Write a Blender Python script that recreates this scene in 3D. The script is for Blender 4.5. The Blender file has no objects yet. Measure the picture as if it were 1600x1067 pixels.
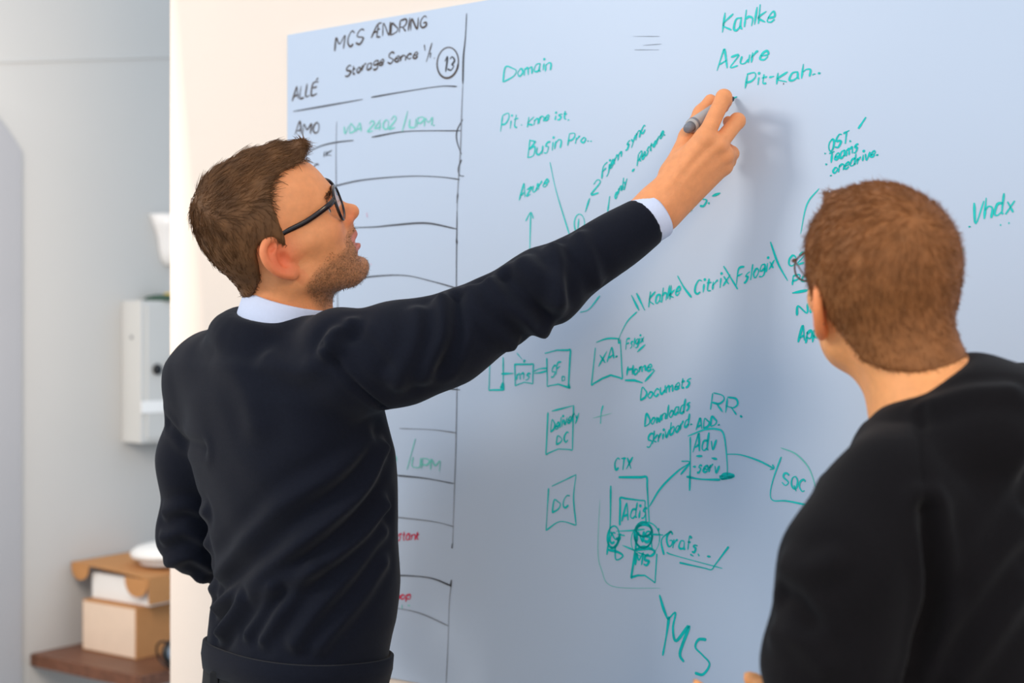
import bpy, bmesh, math, random
import numpy as np
from mathutils import Vector, Matrix
from mathutils.bvhtree import BVHTree

# ------------------------------------------------------------------ camera, world, lights, exposure
F = 2222.0                     # focal length in pixels of the 1600 px frame (50 mm on 36 mm)
ZC = 1.48                      # camera height
scene = bpy.context.scene
COL = scene.collection
cam_d = bpy.data.cameras.new('camera'); cam = bpy.data.objects.new('camera', cam_d)
COL.objects.link(cam); scene.camera = cam
cam.location = (0, 0, ZC); cam.rotation_euler = (math.pi/2, 0, 0)
cam_d.sensor_width = 36.0; cam_d.lens = 36.0*F/1600.0
cam_d.clip_start = 0.05
cam_d.dof.use_dof = True; cam_d.dof.focus_distance = 2.04; cam_d.dof.aperture_fstop = 2.9

world = bpy.data.worlds.new('room_light'); scene.world = world; world.use_nodes = True
bg = world.node_tree.nodes['Background']
bg.inputs['Color'].default_value = (0.64, 0.81, 1.0, 1); bg.inputs['Strength'].default_value = 1.0

def area_light(name, loc, target, sx, sy, power, col):
    d = bpy.data.lights.new(name, 'AREA'); d.shape = 'RECTANGLE'; d.size = sx; d.size_y = sy
    d.energy = power; d.color = col
    o = bpy.data.objects.new(name, d); COL.objects.link(o); o.location = loc
    o.rotation_euler = (Vector(target)-Vector(loc)).to_track_quat('-Z', 'Y').to_euler()
    return o
area_light('window_light', (-3.30, 0.55, 3.05), (0.1, 2.2, 1.3), 0.90, 0.90, 52, (1.0, 0.96, 0.90))      # cool daylight from the left
area_light('ceiling_lamp', (0.85, -0.95, 2.70), (0.2, 2.0, 1.3), 0.80, 0.80, 30, (1.0, 0.72, 0.42))         # warm lamp behind the camera
area_light('back_wall_fill', (-0.96, 2.17, 1.95), (-2.12, 2.72, 1.80), 0.8, 0.8, 36, (1.0, 0.86, 0.74))                # unseen fill light, added to brighten the grey wall

vs = scene.view_settings
scene.display_settings.display_device = 'sRGB'
vs.view_transform = 'Standard'; vs.look = 'None'; vs.gamma = 1.0; vs.use_curve_mapping = False
vs.exposure = 0.10

# ------------------------------------------------------------------ helpers
rng = np.random.default_rng(7); random.seed(7)
def P(px, py, Y):              # a pixel at a known distance -> point
    return np.array([Y*(px-800)/F, Y, ZC - Y*(py-533.5)/F])
# the whiteboard wall: recedes to the left
D0 = 2.37; KV = 3090.0
SL = F/KV
_l = math.hypot(1, SL)
RT = np.array([1/_l, -SL/_l, 0])      # along the wall to the right
NR = np.array([-SL/_l, -1/_l, 0])     # out of the wall into the room
W0 = np.array([0, D0, 0.0])
def wall_Y(px): return D0/(1+(px-800)/KV)
def wall_sz(px, py):                  # pixel -> wall coordinates (along, height)
    p = P(px, py, wall_Y(px)); return float((p-W0)@RT), float(p[2])
def wall_pt(s, z, off=0.0): return W0 + RT*s + NR*off + np.array([0, 0, z])

def lin(r, g, b):
    f = lambda c: (c/255/12.92) if c/255 <= .04045 else ((c/255+.055)/1.055)**2.4
    return (f(r), f(g), f(b), 1.0)

def material(name, col, rough=0.6, noise=0.0, nscale=20.0, bump=0.0, bscale=200.0, spec=0.4, sheen=0.0, metal=0.0,
             sss=0.0, attr=None, trans=0.0, stretch=None, coat=0.0):
    m = bpy.data.materials.new(name); m.use_nodes = True
    nt = m.node_tree; b = nt.nodes['Principled BSDF']
    b.inputs['Roughness'].default_value = rough; b.inputs['Metallic'].default_value = metal
    b.inputs['Specular IOR Level'].default_value = spec
    b.inputs['Sheen Weight'].default_value = sheen
    b.inputs['Coat Weight'].default_value = coat
    if trans: b.inputs['Transmission Weight'].default_value = trans; b.inputs['IOR'].default_value = 1.1
    tc = nt.nodes.new('ShaderNodeTexCoord')
    mp = nt.nodes.new('ShaderNodeMapping'); nt.links.new(tc.outputs['Object'], mp.inputs['Vector'])
    if stretch: mp.inputs['Scale'].default_value = stretch
    src = None
    if attr:
        a = nt.nodes.new('ShaderNodeAttribute'); a.attribute_name = attr; src = a.outputs['Color']
    n = nt.nodes.new('ShaderNodeTexNoise'); n.inputs['Scale'].default_value = nscale; n.inputs['Detail'].default_value = 6
    nt.links.new(mp.outputs['Vector'], n.inputs['Vector'])
    mr = nt.nodes.new('ShaderNodeMapRange'); mr.inputs[1].default_value = .25; mr.inputs[2].default_value = .75
    mr.inputs[3].default_value = 1-noise; mr.inputs[4].default_value = 1+noise
    nt.links.new(n.outputs['Fac'], mr.inputs[0])
    mx = nt.nodes.new('ShaderNodeVectorMath'); mx.operation = 'SCALE'
    if src is None: mx.inputs[0].default_value = col[:3]
    else: nt.links.new(src, mx.inputs[0])
    nt.links.new(mr.outputs[0], mx.inputs['Scale'])
    nt.links.new(mx.outputs[0], b.inputs['Base Color'])
    if bump:
        n2 = nt.nodes.new('ShaderNodeTexNoise'); n2.inputs['Scale'].default_value = bscale; n2.inputs['Detail'].default_value = 4
        nt.links.new(mp.outputs['Vector'], n2.inputs['Vector'])
        bp = nt.nodes.new('ShaderNodeBump'); bp.inputs['Strength'].default_value = bump; bp.inputs['Distance'].default_value = .002
        nt.links.new(n2.outputs['Fac'], bp.inputs['Height']); nt.links.new(bp.outputs['Normal'], b.inputs['Normal'])
    if sss:
        b.inputs['Subsurface Weight'].default_value = sss; b.inputs['Subsurface Radius'].default_value = (.012, .004, .002)
        b.inputs['Subsurface Scale'].default_value = 0.5
    return m

M = dict(
    wall=material('warm_white_paint', lin(240, 222, 206), .85, .015, 3, .25, 60),
    board=material('whiteboard_enamel', lin(190, 202, 219), .40, .012, 2.2, 0, spec=.35),
    edge=material('board_edge', lin(225, 228, 232), .5),
    grey=material('grey_wall_paint', lin(196, 194, 190), .9, .02, 2, .2, 40),
    door=material('grey_door_enamel', lin(165, 165, 168), .6, .02, 3),
    floor=material('floor_vinyl', lin(176, 168, 158), .5, .08, 6),
    wood=material('dark_walnut', lin(112, 72, 52), .45, .30, 9, .2, 60, stretch=(1, 8, 8)),
    kraft=material('kraft_cardboard', lin(190, 134, 82), .8, .05, 30, .15, 150),
    kraft_lit=material('lit_cardboard', lin(232, 205, 180), .8, .03, 20),  # kraft with the light on the box end put into its colour
    white=material('white_plastic', lin(240, 236, 230), .4, .01, 10),
    cab=material('cabinet_enamel', lin(205, 203, 198), .45, .02, 5),
    cab_white=material('white_band', lin(248, 246, 242), .5),
    black=material('black_plastic', lin(22, 22, 24), .4, .05, 30),
    bluegrey=material('blue_grey_plastic', lin(120, 140, 160), .35, .05, 30),
    green=material('green_plastic', lin(130, 190, 30), .5, .05, 30),
    dkgreen=material('dark_green_plastic', lin(50, 80, 62), .5, .05, 30),
    yellow=material('yellow_plastic', lin(225, 190, 60), .5, .05, 30),
    opal=material('opal_glass', lin(238, 234, 230), .3, .01, 10),
    teal=material('teal_ink', lin(0, 190, 184), .5, .14, 60, spec=.2),
    teal_mid=material('teal_ink_worn', lin(36, 198, 190), .5, .14, 60, spec=.2),
    teal_pale=material('teal_ink_pale', lin(120, 204, 190), .5, .10, 60, spec=.2),
    brown=material('brown_black_ink', lin(78, 66, 60), .5, .16, 60, spec=.2),
    inkblack=material('black_ink', lin(66, 66, 70), .5, .20, 60, spec=.2),
    inkgrey=material('rubbed_black_ink', lin(130, 134, 142), .5, .2, 60, spec=.2),
    red=material('red_ink', lin(214, 50, 84), .5, .12, 60, spec=.2),
    pink=material('faint_pink_ink', lin(225, 170, 190), .5, .1, 60, spec=.2),
    blue=material('blue_ink', lin(20, 100, 180), .5, .12, 60, spec=.2),
    skin=material('skin', lin(225, 165, 125), .55, .07, 90, .22, 420, spec=.35, sss=.12, attr='tint'),
    hair1=material('brown_hair', lin(104, 70, 42), .55, .40, 45, spec=.2),
    hair2=material('light_brown_hair', lin(142, 90, 50), .55, .22, 60, spec=.2),
    knit=material('dark_navy_knit', lin(18, 20, 30), .9, .12, 260, .25, 900, spec=.12, sheen=.06),
    knit2=material('black_jersey', lin(16, 13, 15), .9, .10, 200, .2, 700, spec=.12, sheen=.05),
    shirt=material('pale_blue_shirt', lin(208, 214, 234), .8, .02, 200, .15, 700),
    trousers=material('black_trousers', lin(24, 24, 27), .85, .1, 100),
    shoe=material('black_leather', lin(20, 18, 17), .35, .1, 50),
    frame=material('dark_brown_acetate', lin(34, 20, 18), .18, .35, 30, spec=.5),
    wire=material('bronze_wire', lin(110, 82, 66), .3, .05, 30, metal=.6),
    lens=material('spectacle_lens', (0.93, 0.95, 1.0, 1), .02, 0, 5, trans=1.0, spec=.5),
    penbody=material('grey_marker_barrel', lin(176, 170, 166), .4, .03, 60),
    pengrey=material('dark_grey_marker_plug', lin(120, 120, 126), .4, .03, 60),
    teeth=material('teeth', lin(235, 225, 205), .3),
    eye=material('eye_white', lin(225, 215, 205), .2),
    iris=material('iris', lin(70, 80, 80), .2),
)

def link(o, parent=None, mat=None):
    COL.objects.link(o)
    if parent is not None: o.parent = parent
    if mat is not None: o.data.materials.append(M[mat] if isinstance(mat, str) else mat)
    return o
def empty(name, loc=(0, 0, 0)):
    o = bpy.data.objects.new(name, None); o.location = loc; o.empty_display_size = .05; COL.objects.link(o); return o
def tag(o, label=None, cat=None, group=None, kind=None):
    if label: o['label'] = label
    if cat: o['category'] = cat
    if group: o['group'] = group
    if kind: o['kind'] = kind
    return o
def setparent(o, parent):
    o.parent = parent
    if parent is not None:
        o.matrix_parent_inverse = Matrix.Translation(parent.location).inverted()   # world = own coordinates
def mesh_np(name, V, faces, mat, parent=None, smooth=True):
    """faces: int array (n,4) or (n,3), or a list of such arrays"""
    if not isinstance(faces, (list, tuple)): faces = [faces]
    me = bpy.data.meshes.new(name)
    V = np.asarray(V, np.float32)
    me.vertices.add(len(V)); me.vertices.foreach_set('co', V.ravel())
    li = np.concatenate([np.asarray(f, np.int32).ravel() for f in faces])
    tot = np.concatenate([np.full(len(f), np.asarray(f).shape[1], np.int32) for f in faces])
    st = np.concatenate([[0], np.cumsum(tot)[:-1]]).astype(np.int32)
    me.loops.add(len(li)); me.loops.foreach_set('vertex_index', li)
    me.polygons.add(len(tot)); me.polygons.foreach_set('loop_start', st)
    me.polygons.foreach_set('use_smooth', np.full(len(tot), smooth))
    me.update(calc_edges=True); me.validate()
    o = bpy.data.objects.new(name, me); COL.objects.link(o); setparent(o, parent)
    me.materials.append(M[mat] if isinstance(mat, str) else mat)
    return o
def mesh_py(name, V, faces, mat, parent=None, smooth=False):
    me = bpy.data.meshes.new(name); me.from_pydata([tuple(map(float, v)) for v in V], [], faces); me.update()
    if smooth:
        for p in me.polygons: p.use_smooth = True
    o = bpy.data.objects.new(name, me); COL.objects.link(o); setparent(o, parent)
    me.materials.append(M[mat] if isinstance(mat, str) else mat)
    return o
def bm_obj(name, bm, mat, parent=None, smooth=False, bevel=0.0):
    if bevel:
        bmesh.ops.bevel(bm, geom=list(bm.edges), offset=bevel, segments=2, affect='EDGES', profile=.6)
    bmesh.ops.recalc_face_normals(bm, faces=bm.faces)
    me = bpy.data.meshes.new(name); bm.to_mesh(me); bm.free()
    for p in me.polygons: p.use_smooth = smooth
    o = bpy.data.objects.new(name, me); COL.objects.link(o); setparent(o, parent)
    me.materials.append(M[mat] if isinstance(mat, str) else mat)
    return o
def prism(bm, o, ax, ay, az):
    """box from corner o along three edge vectors"""
    o = Vector(o); ax = Vector(ax); ay = Vector(ay); az = Vector(az)
    v = [bm.verts.new(o+ax*i+ay*j+az*k) for i in (0, 1) for j in (0, 1) for k in (0, 1)]
    for f in ((0, 1, 3, 2), (4, 6, 7, 5), (0, 4, 5, 1), (2, 3, 7, 6), (0, 2, 6, 4), (1, 5, 7, 3)):
        bm.faces.new([v[i] for i in f])
def box_obj(name, o, ax, ay, az, mat, parent=None, bevel=0.0):
    bm = bmesh.new(); prism(bm, o, ax, ay, az); return bm_obj(name, bm, mat, parent, False, bevel)
def catmull(pts, n=6, closed=False):
    p = np.asarray(pts, float)
    if len(p) < 3: 
        return np.array([p[0]*(1-t)+p[-1]*t for t in np.linspace(0, 1, 5)])
    q = np.vstack([p[-1], p, p[0], p[1]]) if closed else np.vstack([2*p[0]-p[1], p, 2*p[-1]-p[-2]])
    out = []
    for i in range(1, len(q)-2):
        a, b, c, d = q[i-1], q[i], q[i+1], q[i+2]
        for t in np.arange(n)/n:
            out.append(.5*((2*b)+(c-a)*t+(2*a-5*b+4*c-d)*t*t+(3*b-3*c+d-a)*t**3))
    if not closed: out.append(q[-2])
    return np.array(out)
def tube(path, radii, sides=10, closed=False, cap=True, flat=None):
    """swept tube -> (V, quads list).  flat=(direction, factor) squashes the section"""
    p = np.asarray(path, float); n = len(p)
    r = np.full(n, radii) if np.isscalar(radii) else np.asarray(radii, float)
    t = np.gradient(p, axis=0) if not closed else np.roll(p, -1, 0)-np.roll(p, 1, 0)
    t /= np.linalg.norm(t, axis=1)[:, None]+1e-12
    ref = np.array([0, 0, 1.0]) if abs(t[0][2]) < .9 else np.array([1.0, 0, 0])
    if flat is not None: ref = np.asarray(flat[0], float)
    V = []; u = None
    for i in range(n):
        if u is None: u = np.cross(t[i], ref)
        else: u = u - t[i]*(u@t[i])
        if flat is not None: u = np.cross(t[i], ref)
        u = u/np.linalg.norm(u); w = np.cross(t[i], u)
        fac = 1 if flat is None else flat[1]
        for k in range(sides):
            a = 2*math.pi*k/sides
            V.append(p[i]+r[i]*(math.cos(a)*u+math.sin(a)*w*fac))
    Fq = []
    m = n if closed else n-1
    for i in range(m):
        for k in range(sides):
            a = i*sides+k; b = i*sides+(k+1) % sides; j = (i+1) % n
            Fq.append((a, b, j*sides+(k+1) % sides, j*sides+k))
    if cap and not closed:
        Fq.append(tuple(range(sides))[::-1]); Fq.append(tuple(range((n-1)*sides, n*sides)))
    return V, Fq
def tube_obj(name, path, radii, mat, parent=None, sides=10, **k):
    V, Fq = tube(path, radii, sides, **k); return mesh_py(name, V, Fq, mat, parent, True)
def lathe(name, prof, origin, axis, mat, parent=None, n=32, ref=(0, 0, 1), smooth=True, arc=1.0):
    """profile of (radius, along-axis)"""
    ax = np.asarray(axis, float); ax /= np.linalg.norm(ax)
    u = np.cross(ax, np.asarray(ref, float))
    if np.linalg.norm(u) < 1e-3: u = np.cross(ax, (1, 0, 0))
    u /= np.linalg.norm(u); w = np.cross(ax, u)
    V = [np.asarray(origin)+ax*h+r*(math.cos(2*math.pi*k/n)*u+math.sin(2*math.pi*k/n)*w) for r, h in prof for k in range(n)]
    Fq = [(i*n+k, i*n+(k+1) % n, (i+1)*n+(k+1) % n, (i+1)*n+k) for i in range(len(prof)-1) for k in range(n)]
    Fq.append(tuple(range(n))[::-1]); Fq.append(tuple(range((len(prof)-1)*n, len(prof)*n)))
    return mesh_py(name, V, Fq, mat, parent, smooth)

# ------------------------------------------------------------------ implicit modelling (smooth unions, meshed by surface nets)
def axis_grid(lo, hi, coarse, fine=()):
    """coordinates from lo to hi; step changes to the fine one inside the given intervals (a, b, step)"""
    out = [lo]; x = lo
    while x < hi:
        s = coarse
        for a, b, st in fine:
            if a-1e-9 <= x < b: s = st; break
            if x < a < x+s: s = a-x if a-x > st*.5 else st
        x += s; out.append(x)
    return np.array(out, np.float32)
class Field:
    def __init__(self, xs, ys, zs):
        self.ax = (xs, ys, zs); self.F = np.full((len(xs), len(ys), len(zs)), 1.0, np.float32)
    def apply(self, fn, lo, hi, k=.01, mode='u'):
        pad = k*1.0+.012
        sl = []
        for a, l, h in zip(self.ax, lo, hi):
            i0 = max(int(np.searchsorted(a, l-pad))-1, 0); i1 = min(int(np.searchsorted(a, h+pad))+1, len(a))
            if i1 <= i0: return
            sl.append(slice(i0, i1))
        X = self.ax[0][sl[0]][:, None, None]; Y = self.ax[1][sl[1]][None, :, None]; Z = self.ax[2][sl[2]][None, None, :]
        d = fn(X, Y, Z).astype(np.float32)
        a = self.F[tuple(sl)]
        if mode == 'u':
            h = np.maximum(k-np.abs(a-d), 0)/k; r = np.minimum(a, d)-h*h*k*.25
        elif mode == 's':
            d = -d; h = np.maximum(k-np.abs(a-d), 0)/k; r = np.maximum(a, d)+h*h*k*.25
        self.F[tuple(sl)] = r
    def ell(self, c, r, R=None, k=.01, mode='u'):
        c = np.asarray(c, float); r = np.asarray(r, float); R = np.eye(3) if R is None else R
        e = np.sqrt(((R*r)**2).sum(1))
        def fn(X, Y, Z):
            x = X-c[0]; y = Y-c[1]; z = Z-c[2]
            l = [x*R[0, i]+y*R[1, i]+z*R[2, i] for i in range(3)]
            k0 = np.sqrt(sum((l[i]/r[i])**2 for i in range(3))); k1 = np.sqrt(sum((l[i]/r[i]**2)**2 for i in range(3)))
            return k0*(k0-1)/(k1+1e-6)
        self.apply(fn, c-e, c+e, k, mode)
    def cone(self, a, b, r1, r2, k=.01, mode='u', sq=None):
        """round cone from a to b; sq=(axis, factor): squash the section along an axis"""
        a = np.asarray(a, float); b = np.asarray(b, float); ba = b-a; L = ba@ba+1e-12; rm = max(r1, r2)
        def fn(X, Y, Z):
            x = X-a[0]; y = Y-a[1]; z = Z-a[2]
            t = np.clip((x*ba[0]+y*ba[1]+z*ba[2])/L, 0, 1)
            dx = x-ba[0]*t; dy = y-ba[1]*t; dz = z-ba[2]*t
            q = dx*dx+dy*dy+dz*dz
            if sq is not None:
                ax, f = sq; s = dx*ax[0]+dy*ax[1]+dz*ax[2]; q = q+s*s*(1/f**2-1)
            return np.sqrt(q)-(r1+(r2-r1)*t)
        self.apply(fn, np.minimum(a, b)-rm, np.maximum(a, b)+rm, k, mode)
    def chain(self, pts, rs, k=.01, mode='u', sq=None):
        for i in range(len(pts)-1): self.cone(pts[i], pts[i+1], rs[i], rs[i+1], k, mode, sq)
    def stack(self, lev, lat, fac, k=.02, p=2.4):
        """stacked superellipse sections: lev rows (z, cx, cy, half width, half depth), bottom to top"""
        lev = np.array(sorted(lev, key=lambda r: r[0])); z0, z1 = lev[0, 0], lev[-1, 0]
        m = lev[:, 3].max()+.03
        def fn(X, Y, Z):
            zz = np.clip(Z, z0, z1)
            cx, cy, a, b = (np.interp(zz.ravel(), lev[:, 0], lev[:, i]).reshape(zz.shape) for i in (1, 2, 3, 4))
            x = X-cx; y = Y-cy
            l = np.abs(x*lat[0]+y*lat[1])/a; f = np.abs(x*fac[0]+y*fac[1])/b
            d = ((l**p+f**p)**(1/p)-1)*np.minimum(a, b)
            oz = np.maximum(np.maximum(Z-z1, z0-Z), 0)
            return np.where(oz > 0, np.sqrt(np.maximum(d, 0)**2+oz**2), np.maximum(d, -1))
        lo = np.array([lev[:, 1].min()-m, lev[:, 2].min()-m, z0]); hi = np.array([lev[:, 1].max()+m, lev[:, 2].max()+m, z1])
        self.apply(fn, lo, hi, k)
    def cut(self, pt, nrm, lo, hi, k=.006):
        """remove what lies beyond a plane inside a box"""
        pt = np.asarray(pt, float); n = np.asarray(nrm, float)/np.linalg.norm(nrm)
        self.apply(lambda X, Y, Z: -((X-pt[0])*n[0]+(Y-pt[1])*n[1]+(Z-pt[2])*n[2])+0*X*Y*Z, lo, hi, k, 's')
    def mesh(self):
        Fv = self.F; xs, ys, zs = self.ax
        ins = Fv < 0
        nx, ny, nz = Fv.shape
        cnt = np.zeros((nx-1, ny-1, nz-1), np.int8)
        for i in (0, 1):
            for j in (0, 1):
                for k in (0, 1):
                    cnt += ins[i:nx-1+i, j:ny-1+j, k:nz-1+k]
        ci, cj, ck = np.nonzero((cnt > 0) & (cnt < 8))
        n = len(ci); idx = np.full(cnt.shape, -1, np.int32); idx[ci, cj, ck] = np.arange(n)
        acc = np.zeros((n, 3)); num = np.zeros(n)
        corners = [(i, j, k) for i in (0, 1) for j in (0, 1) for k in (0, 1)]
        for a in corners:
            for d in range(3):
                if a[d]: continue
                b = list(a); b[d] = 1
                fa = Fv[ci+a[0], cj+a[1], ck+a[2]]; fb = Fv[ci+b[0], cj+b[1], ck+b[2]]
                m = (fa < 0) != (fb < 0)
                t = np.where(m, fa/(fa-fb+1e-20), 0)
                pa = np.stack([xs[ci+a[0]], ys[cj+a[1]], zs[ck+a[2]]], 1); pb = np.stack([xs[ci+b[0]], ys[cj+b[1]], zs[ck+b[2]]], 1)
                acc += np.where(m[:, None], pa+(pb-pa)*t[:, None], 0); num += m
        V = acc/num[:, None]
        Q = []
        for d in range(3):
            sa = [slice(None)]*3; sb = [slice(None)]*3
            sa[d] = slice(0, -1); sb[d] = slice(1, None)
            A = ins[tuple(sa)]; B = ins[tuple(sb)]
            i, j, k = np.nonzero(A != B); g = np.stack([i, j, k], 1)
            e1, e2 = (d+1) % 3, (d+2) % 3
            ok = (g[:, e1] > 0) & (g[:, e2] > 0) & (g[:, e1] < Fv.shape[e1]-1) & (g[:, e2] < Fv.shape[e2]-1)
            g = g[ok]; fl = A[g[:, 0], g[:, 1], g[:, 2]]
            qs = []
            for o1, o2 in ((1, 1), (0, 1), (0, 0), (1, 0)):
                h = g.copy(); h[:, e1] -= o1; h[:, e2] -= o2; qs.append(idx[h[:, 0], h[:, 1], h[:, 2]])
            q = np.stack(qs, 1); q[~fl] = q[~fl][:, ::-1]
            Q.append(q)
        return V, np.concatenate(Q)
def smooth_v(V, Q, it=2, w=.5):
    e = np.concatenate([Q[:, [0, 1]], Q[:, [1, 2]], Q[:, [2, 3]], Q[:, [3, 0]]])
    for _ in range(it):
        S = np.zeros_like(V); c = np.zeros(len(V))
        for a, b in ((0, 1), (1, 0)):
            for ax in range(3): S[:, ax] += np.bincount(e[:, a], V[e[:, b], ax], len(V))
            c += np.bincount(e[:, a], minlength=len(V))
        V = V+w*(S/np.maximum(c, 1)[:, None]-V)
    return V
def normals(V, Q):
    a = V[Q[:, 2]]-V[Q[:, 0]]; b = V[Q[:, 3]]-V[Q[:, 1]]; n = np.cross(a, b)
    N = np.zeros_like(V)
    for i in range(4):
        for ax in range(3): N[:, ax] += np.bincount(Q[:, i], n[:, ax], len(V))
    return N/(np.linalg.norm(N, axis=1)[:, None]+1e-12)
def seg_dist(V, path):
    d = np.full(len(V), 9.0)
    for a, b in zip(path[:-1], path[1:]):
        ba = b-a; t = np.clip(((V-a)@ba)/(ba@ba+1e-12), 0, 1)
        d = np.minimum(d, np.linalg.norm(V-a-t[:, None]*ba, axis=1))
    return d
def folds(V, Q, lst):
    """cloth folds: polylines given as photo pixels are cast on to the cloth, then raised or pressed in along its normals"""
    bvh = BVHTree.FromPolygons([tuple(v) for v in V], [tuple(map(int, q)) for q in Q])
    N = normals(V, Q); D = np.zeros(len(V))
    for pix, amp, sig in lst:
        amp *= 1.3
        pts = []
        for px, py in catmull(pix, 5):
            d = Vector(P(px, py, 1.0)-np.array([0, 0, ZC])).normalized()
            h = bvh.ray_cast(Vector((0, 0, ZC)), d)[0]
            if h is not None: pts.append(np.array(h))
        if len(pts) < 2: continue
        pts = np.array(pts)
        near = np.all((V > pts.min(0)-4*sig) & (V < pts.max(0)+4*sig), 1)
        i = np.nonzero(near)[0]
        if not len(i): continue
        d = seg_dist(V[i], pts)
        prof = np.exp(-(d/sig)**2)-.45*np.exp(-((d-2*sig)/sig)**2)
        D[i] += amp*prof
    return V+N*D[:, None]

# ------------------------------------------------------------------ the setting
UZ = np.array([0, 0, 1.0])
s_left = wall_sz(266, 500)[0]
tag(box_obj('wall_front', wall_pt(s_left, 0, 0), RT*(3.2-s_left), -NR*0.16, UZ*3.1, 'wall'), 'warm white wall end carrying the whiteboard', kind='structure')
tag(box_obj('floor', (-4, -1.5, -.05), (8, 0, 0), (0, 9.5, 0), (0, 0, .05), 'floor'), 'plain floor of the room', kind='structure')
# grey wall of the next room, square to the whiteboard wall
BW0 = np.array([3.9*(47-800)/F, 3.9, 0]); BD = -NR; BN = RT        # runs away to the right, faces RT
def bw_t(px):                                                         # pixel column -> position along the grey wall
    k = (px-800)/F; return (k*BW0[1]-BW0[0])/(BD[0]-k*BD[1])
def bw_z(px, py):
    p = BW0+BD*bw_t(px); return ZC-p[1]*(py-533.5)/F
def bw_pt(t, z, off=0.0): return BW0+BD*t+BN*off+UZ*z
tj = bw_t(21); zc1 = bw_z(21, 238); zc0 = bw_z(0, 205); t0 = bw_t(0)
tag(box_obj('wall_back', bw_pt(-2.4, 0, 0), BD*6.4, -BN*.14, UZ*3.1, 'grey'), 'pale grey wall of the room behind', kind='structure')
# grey door leaf lying open against that wall, its top corner cut off
bm = bmesh.new()
outline = [(tj, 0.006), (tj, zc1), (t0, zc0), (t0-.10, zc0+.10), (t0-.75, zc0+.10), (t0-.75, .006)]
fv = [bm.verts.new(bw_pt(t, z, .036)) for t, z in outline]; bv = [bm.verts.new(bw_pt(t, z, .002)) for t, z in outline]
bm.faces.new(fv); bm.faces.new(bv[::-1])
for i in range(len(fv)):
    j = (i+1) % len(fv); bm.faces.new((fv[j], fv[i], bv[i], bv[j]))
tag(bm_obj('door_1', bm, 'door'), 'grey door leaf with cut-off top corner against the grey wall', kind='structure')
za, zb = bw_z(0, 97), bw_z(267, 89)
rail = [bw_pt(bw_t(x), bw_z(x, 97-8*x/267)) for x in (-60, 0, 90, 180, 267, 330)]
V, Fq = tube(rail, .004, 8)
tag(mesh_py('trim_1', V, Fq, 'grey', None, True), 'thin plaster ridge running across the grey wall', kind='structure')

# ------------------------------------------------------------------ whiteboard
sL, zT = wall_sz(452.5, 55.5); zB = wall_sz(601, 1056)[1]
wb = empty('whiteboard', tuple(wall_pt(sL, zB)))
tag(wb, 'large pale blue frameless whiteboard covered in teal and black handwriting', 'whiteboard')
TH = .006
box_obj('panel', wall_pt(sL, zB, .0005), RT*2.45, NR*TH, UZ*(zT-zB), 'board', wb, .0012)
INK = TH+.0012

FONT = {
'A':'02 29 39 52,14 45','B':'02 09,09 48 47 05,05 46 54 42 02','C':'58 39 17 14 32 53','D':'02 09 37 55 43 02','E':'59 09 02 52,06 46','F':'59 09 02,06 46',
'G':'58 39 17 14 32 53 55 35','H':'02 09,52 59,06 56','I':'02 09','K':'02 09,58 05 52','L':'09 02 42','M':'02 09 35 69 62','N':'02 09 52 59','O':'39 17 14 32 53 57 39',
'P':'02 09,09 49 57 35 05','Q':'39 17 14 32 53 57 39,34 51','R':'02 09,09 49 57 35 05,25 52','S':'58 39 18 16 45 54 32 03','T':'09 59,39 32','U':'09 03 32 53 59','V':'09 22 59','X':'09 52,59 02','Z':'09 59 02 52',
'a':'46 16 03 22 43,46 43 52','b':'09 02,05 36 44 32 02','c':'45 26 04 22 43','d':'46 16 03 22 43,49 43 52','e':'04 44 36 15 03 22 43','f':'38 29 18 12,06 36','g':'46 16 04 23 44,46 41 20 01',
'h':'09 02,05 26 45 42','i':'06 02,08 08','j':'26 21 00,28 28','k':'09 02,46 04 42','l':'09 02','m':'02 06,05 26 32,35 56 62','n':'02 06,05 26 45 42','o':'26 04 22 44 26',
'p':'06 00,05 36 44 32 03','q':'46 16 04 23 44,46 40','r':'02 06,04 26 36','s':'46 26 15 34 22 02','t':'18 13 32,06 36','u':'06 03 22 44,46 42','v':'06 22 46','x':'06 42,46 02','y':'06 23,46 10','w':'06 12 25 42 56','z':'06 46 02 42',
'0':'39 17 14 32 53 57 39','1':'17 39 32','2':'17 39 57 02 52','3':'18 39 57 35,35 54 32 03','4':'49 04 54,47 42','5':'59 09 06 46 43 12','.':'02 12 12','-':'05 35','/':'30 59','\\':'09 50','*':'04 48,44 08,06 46',
'\u00c6':'02 49 42,15 45,49 79,46 66,42 72','\u00c9':'59 09 02 52,06 46,2a 4b'}
def _d(c): return int(c, 16)
def strokes_of(ch):
    out = []
    for st in FONT[ch].split(','):
        out.append([(_d(p[0]), _d(p[1])) for p in st.split()])
    return out
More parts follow.
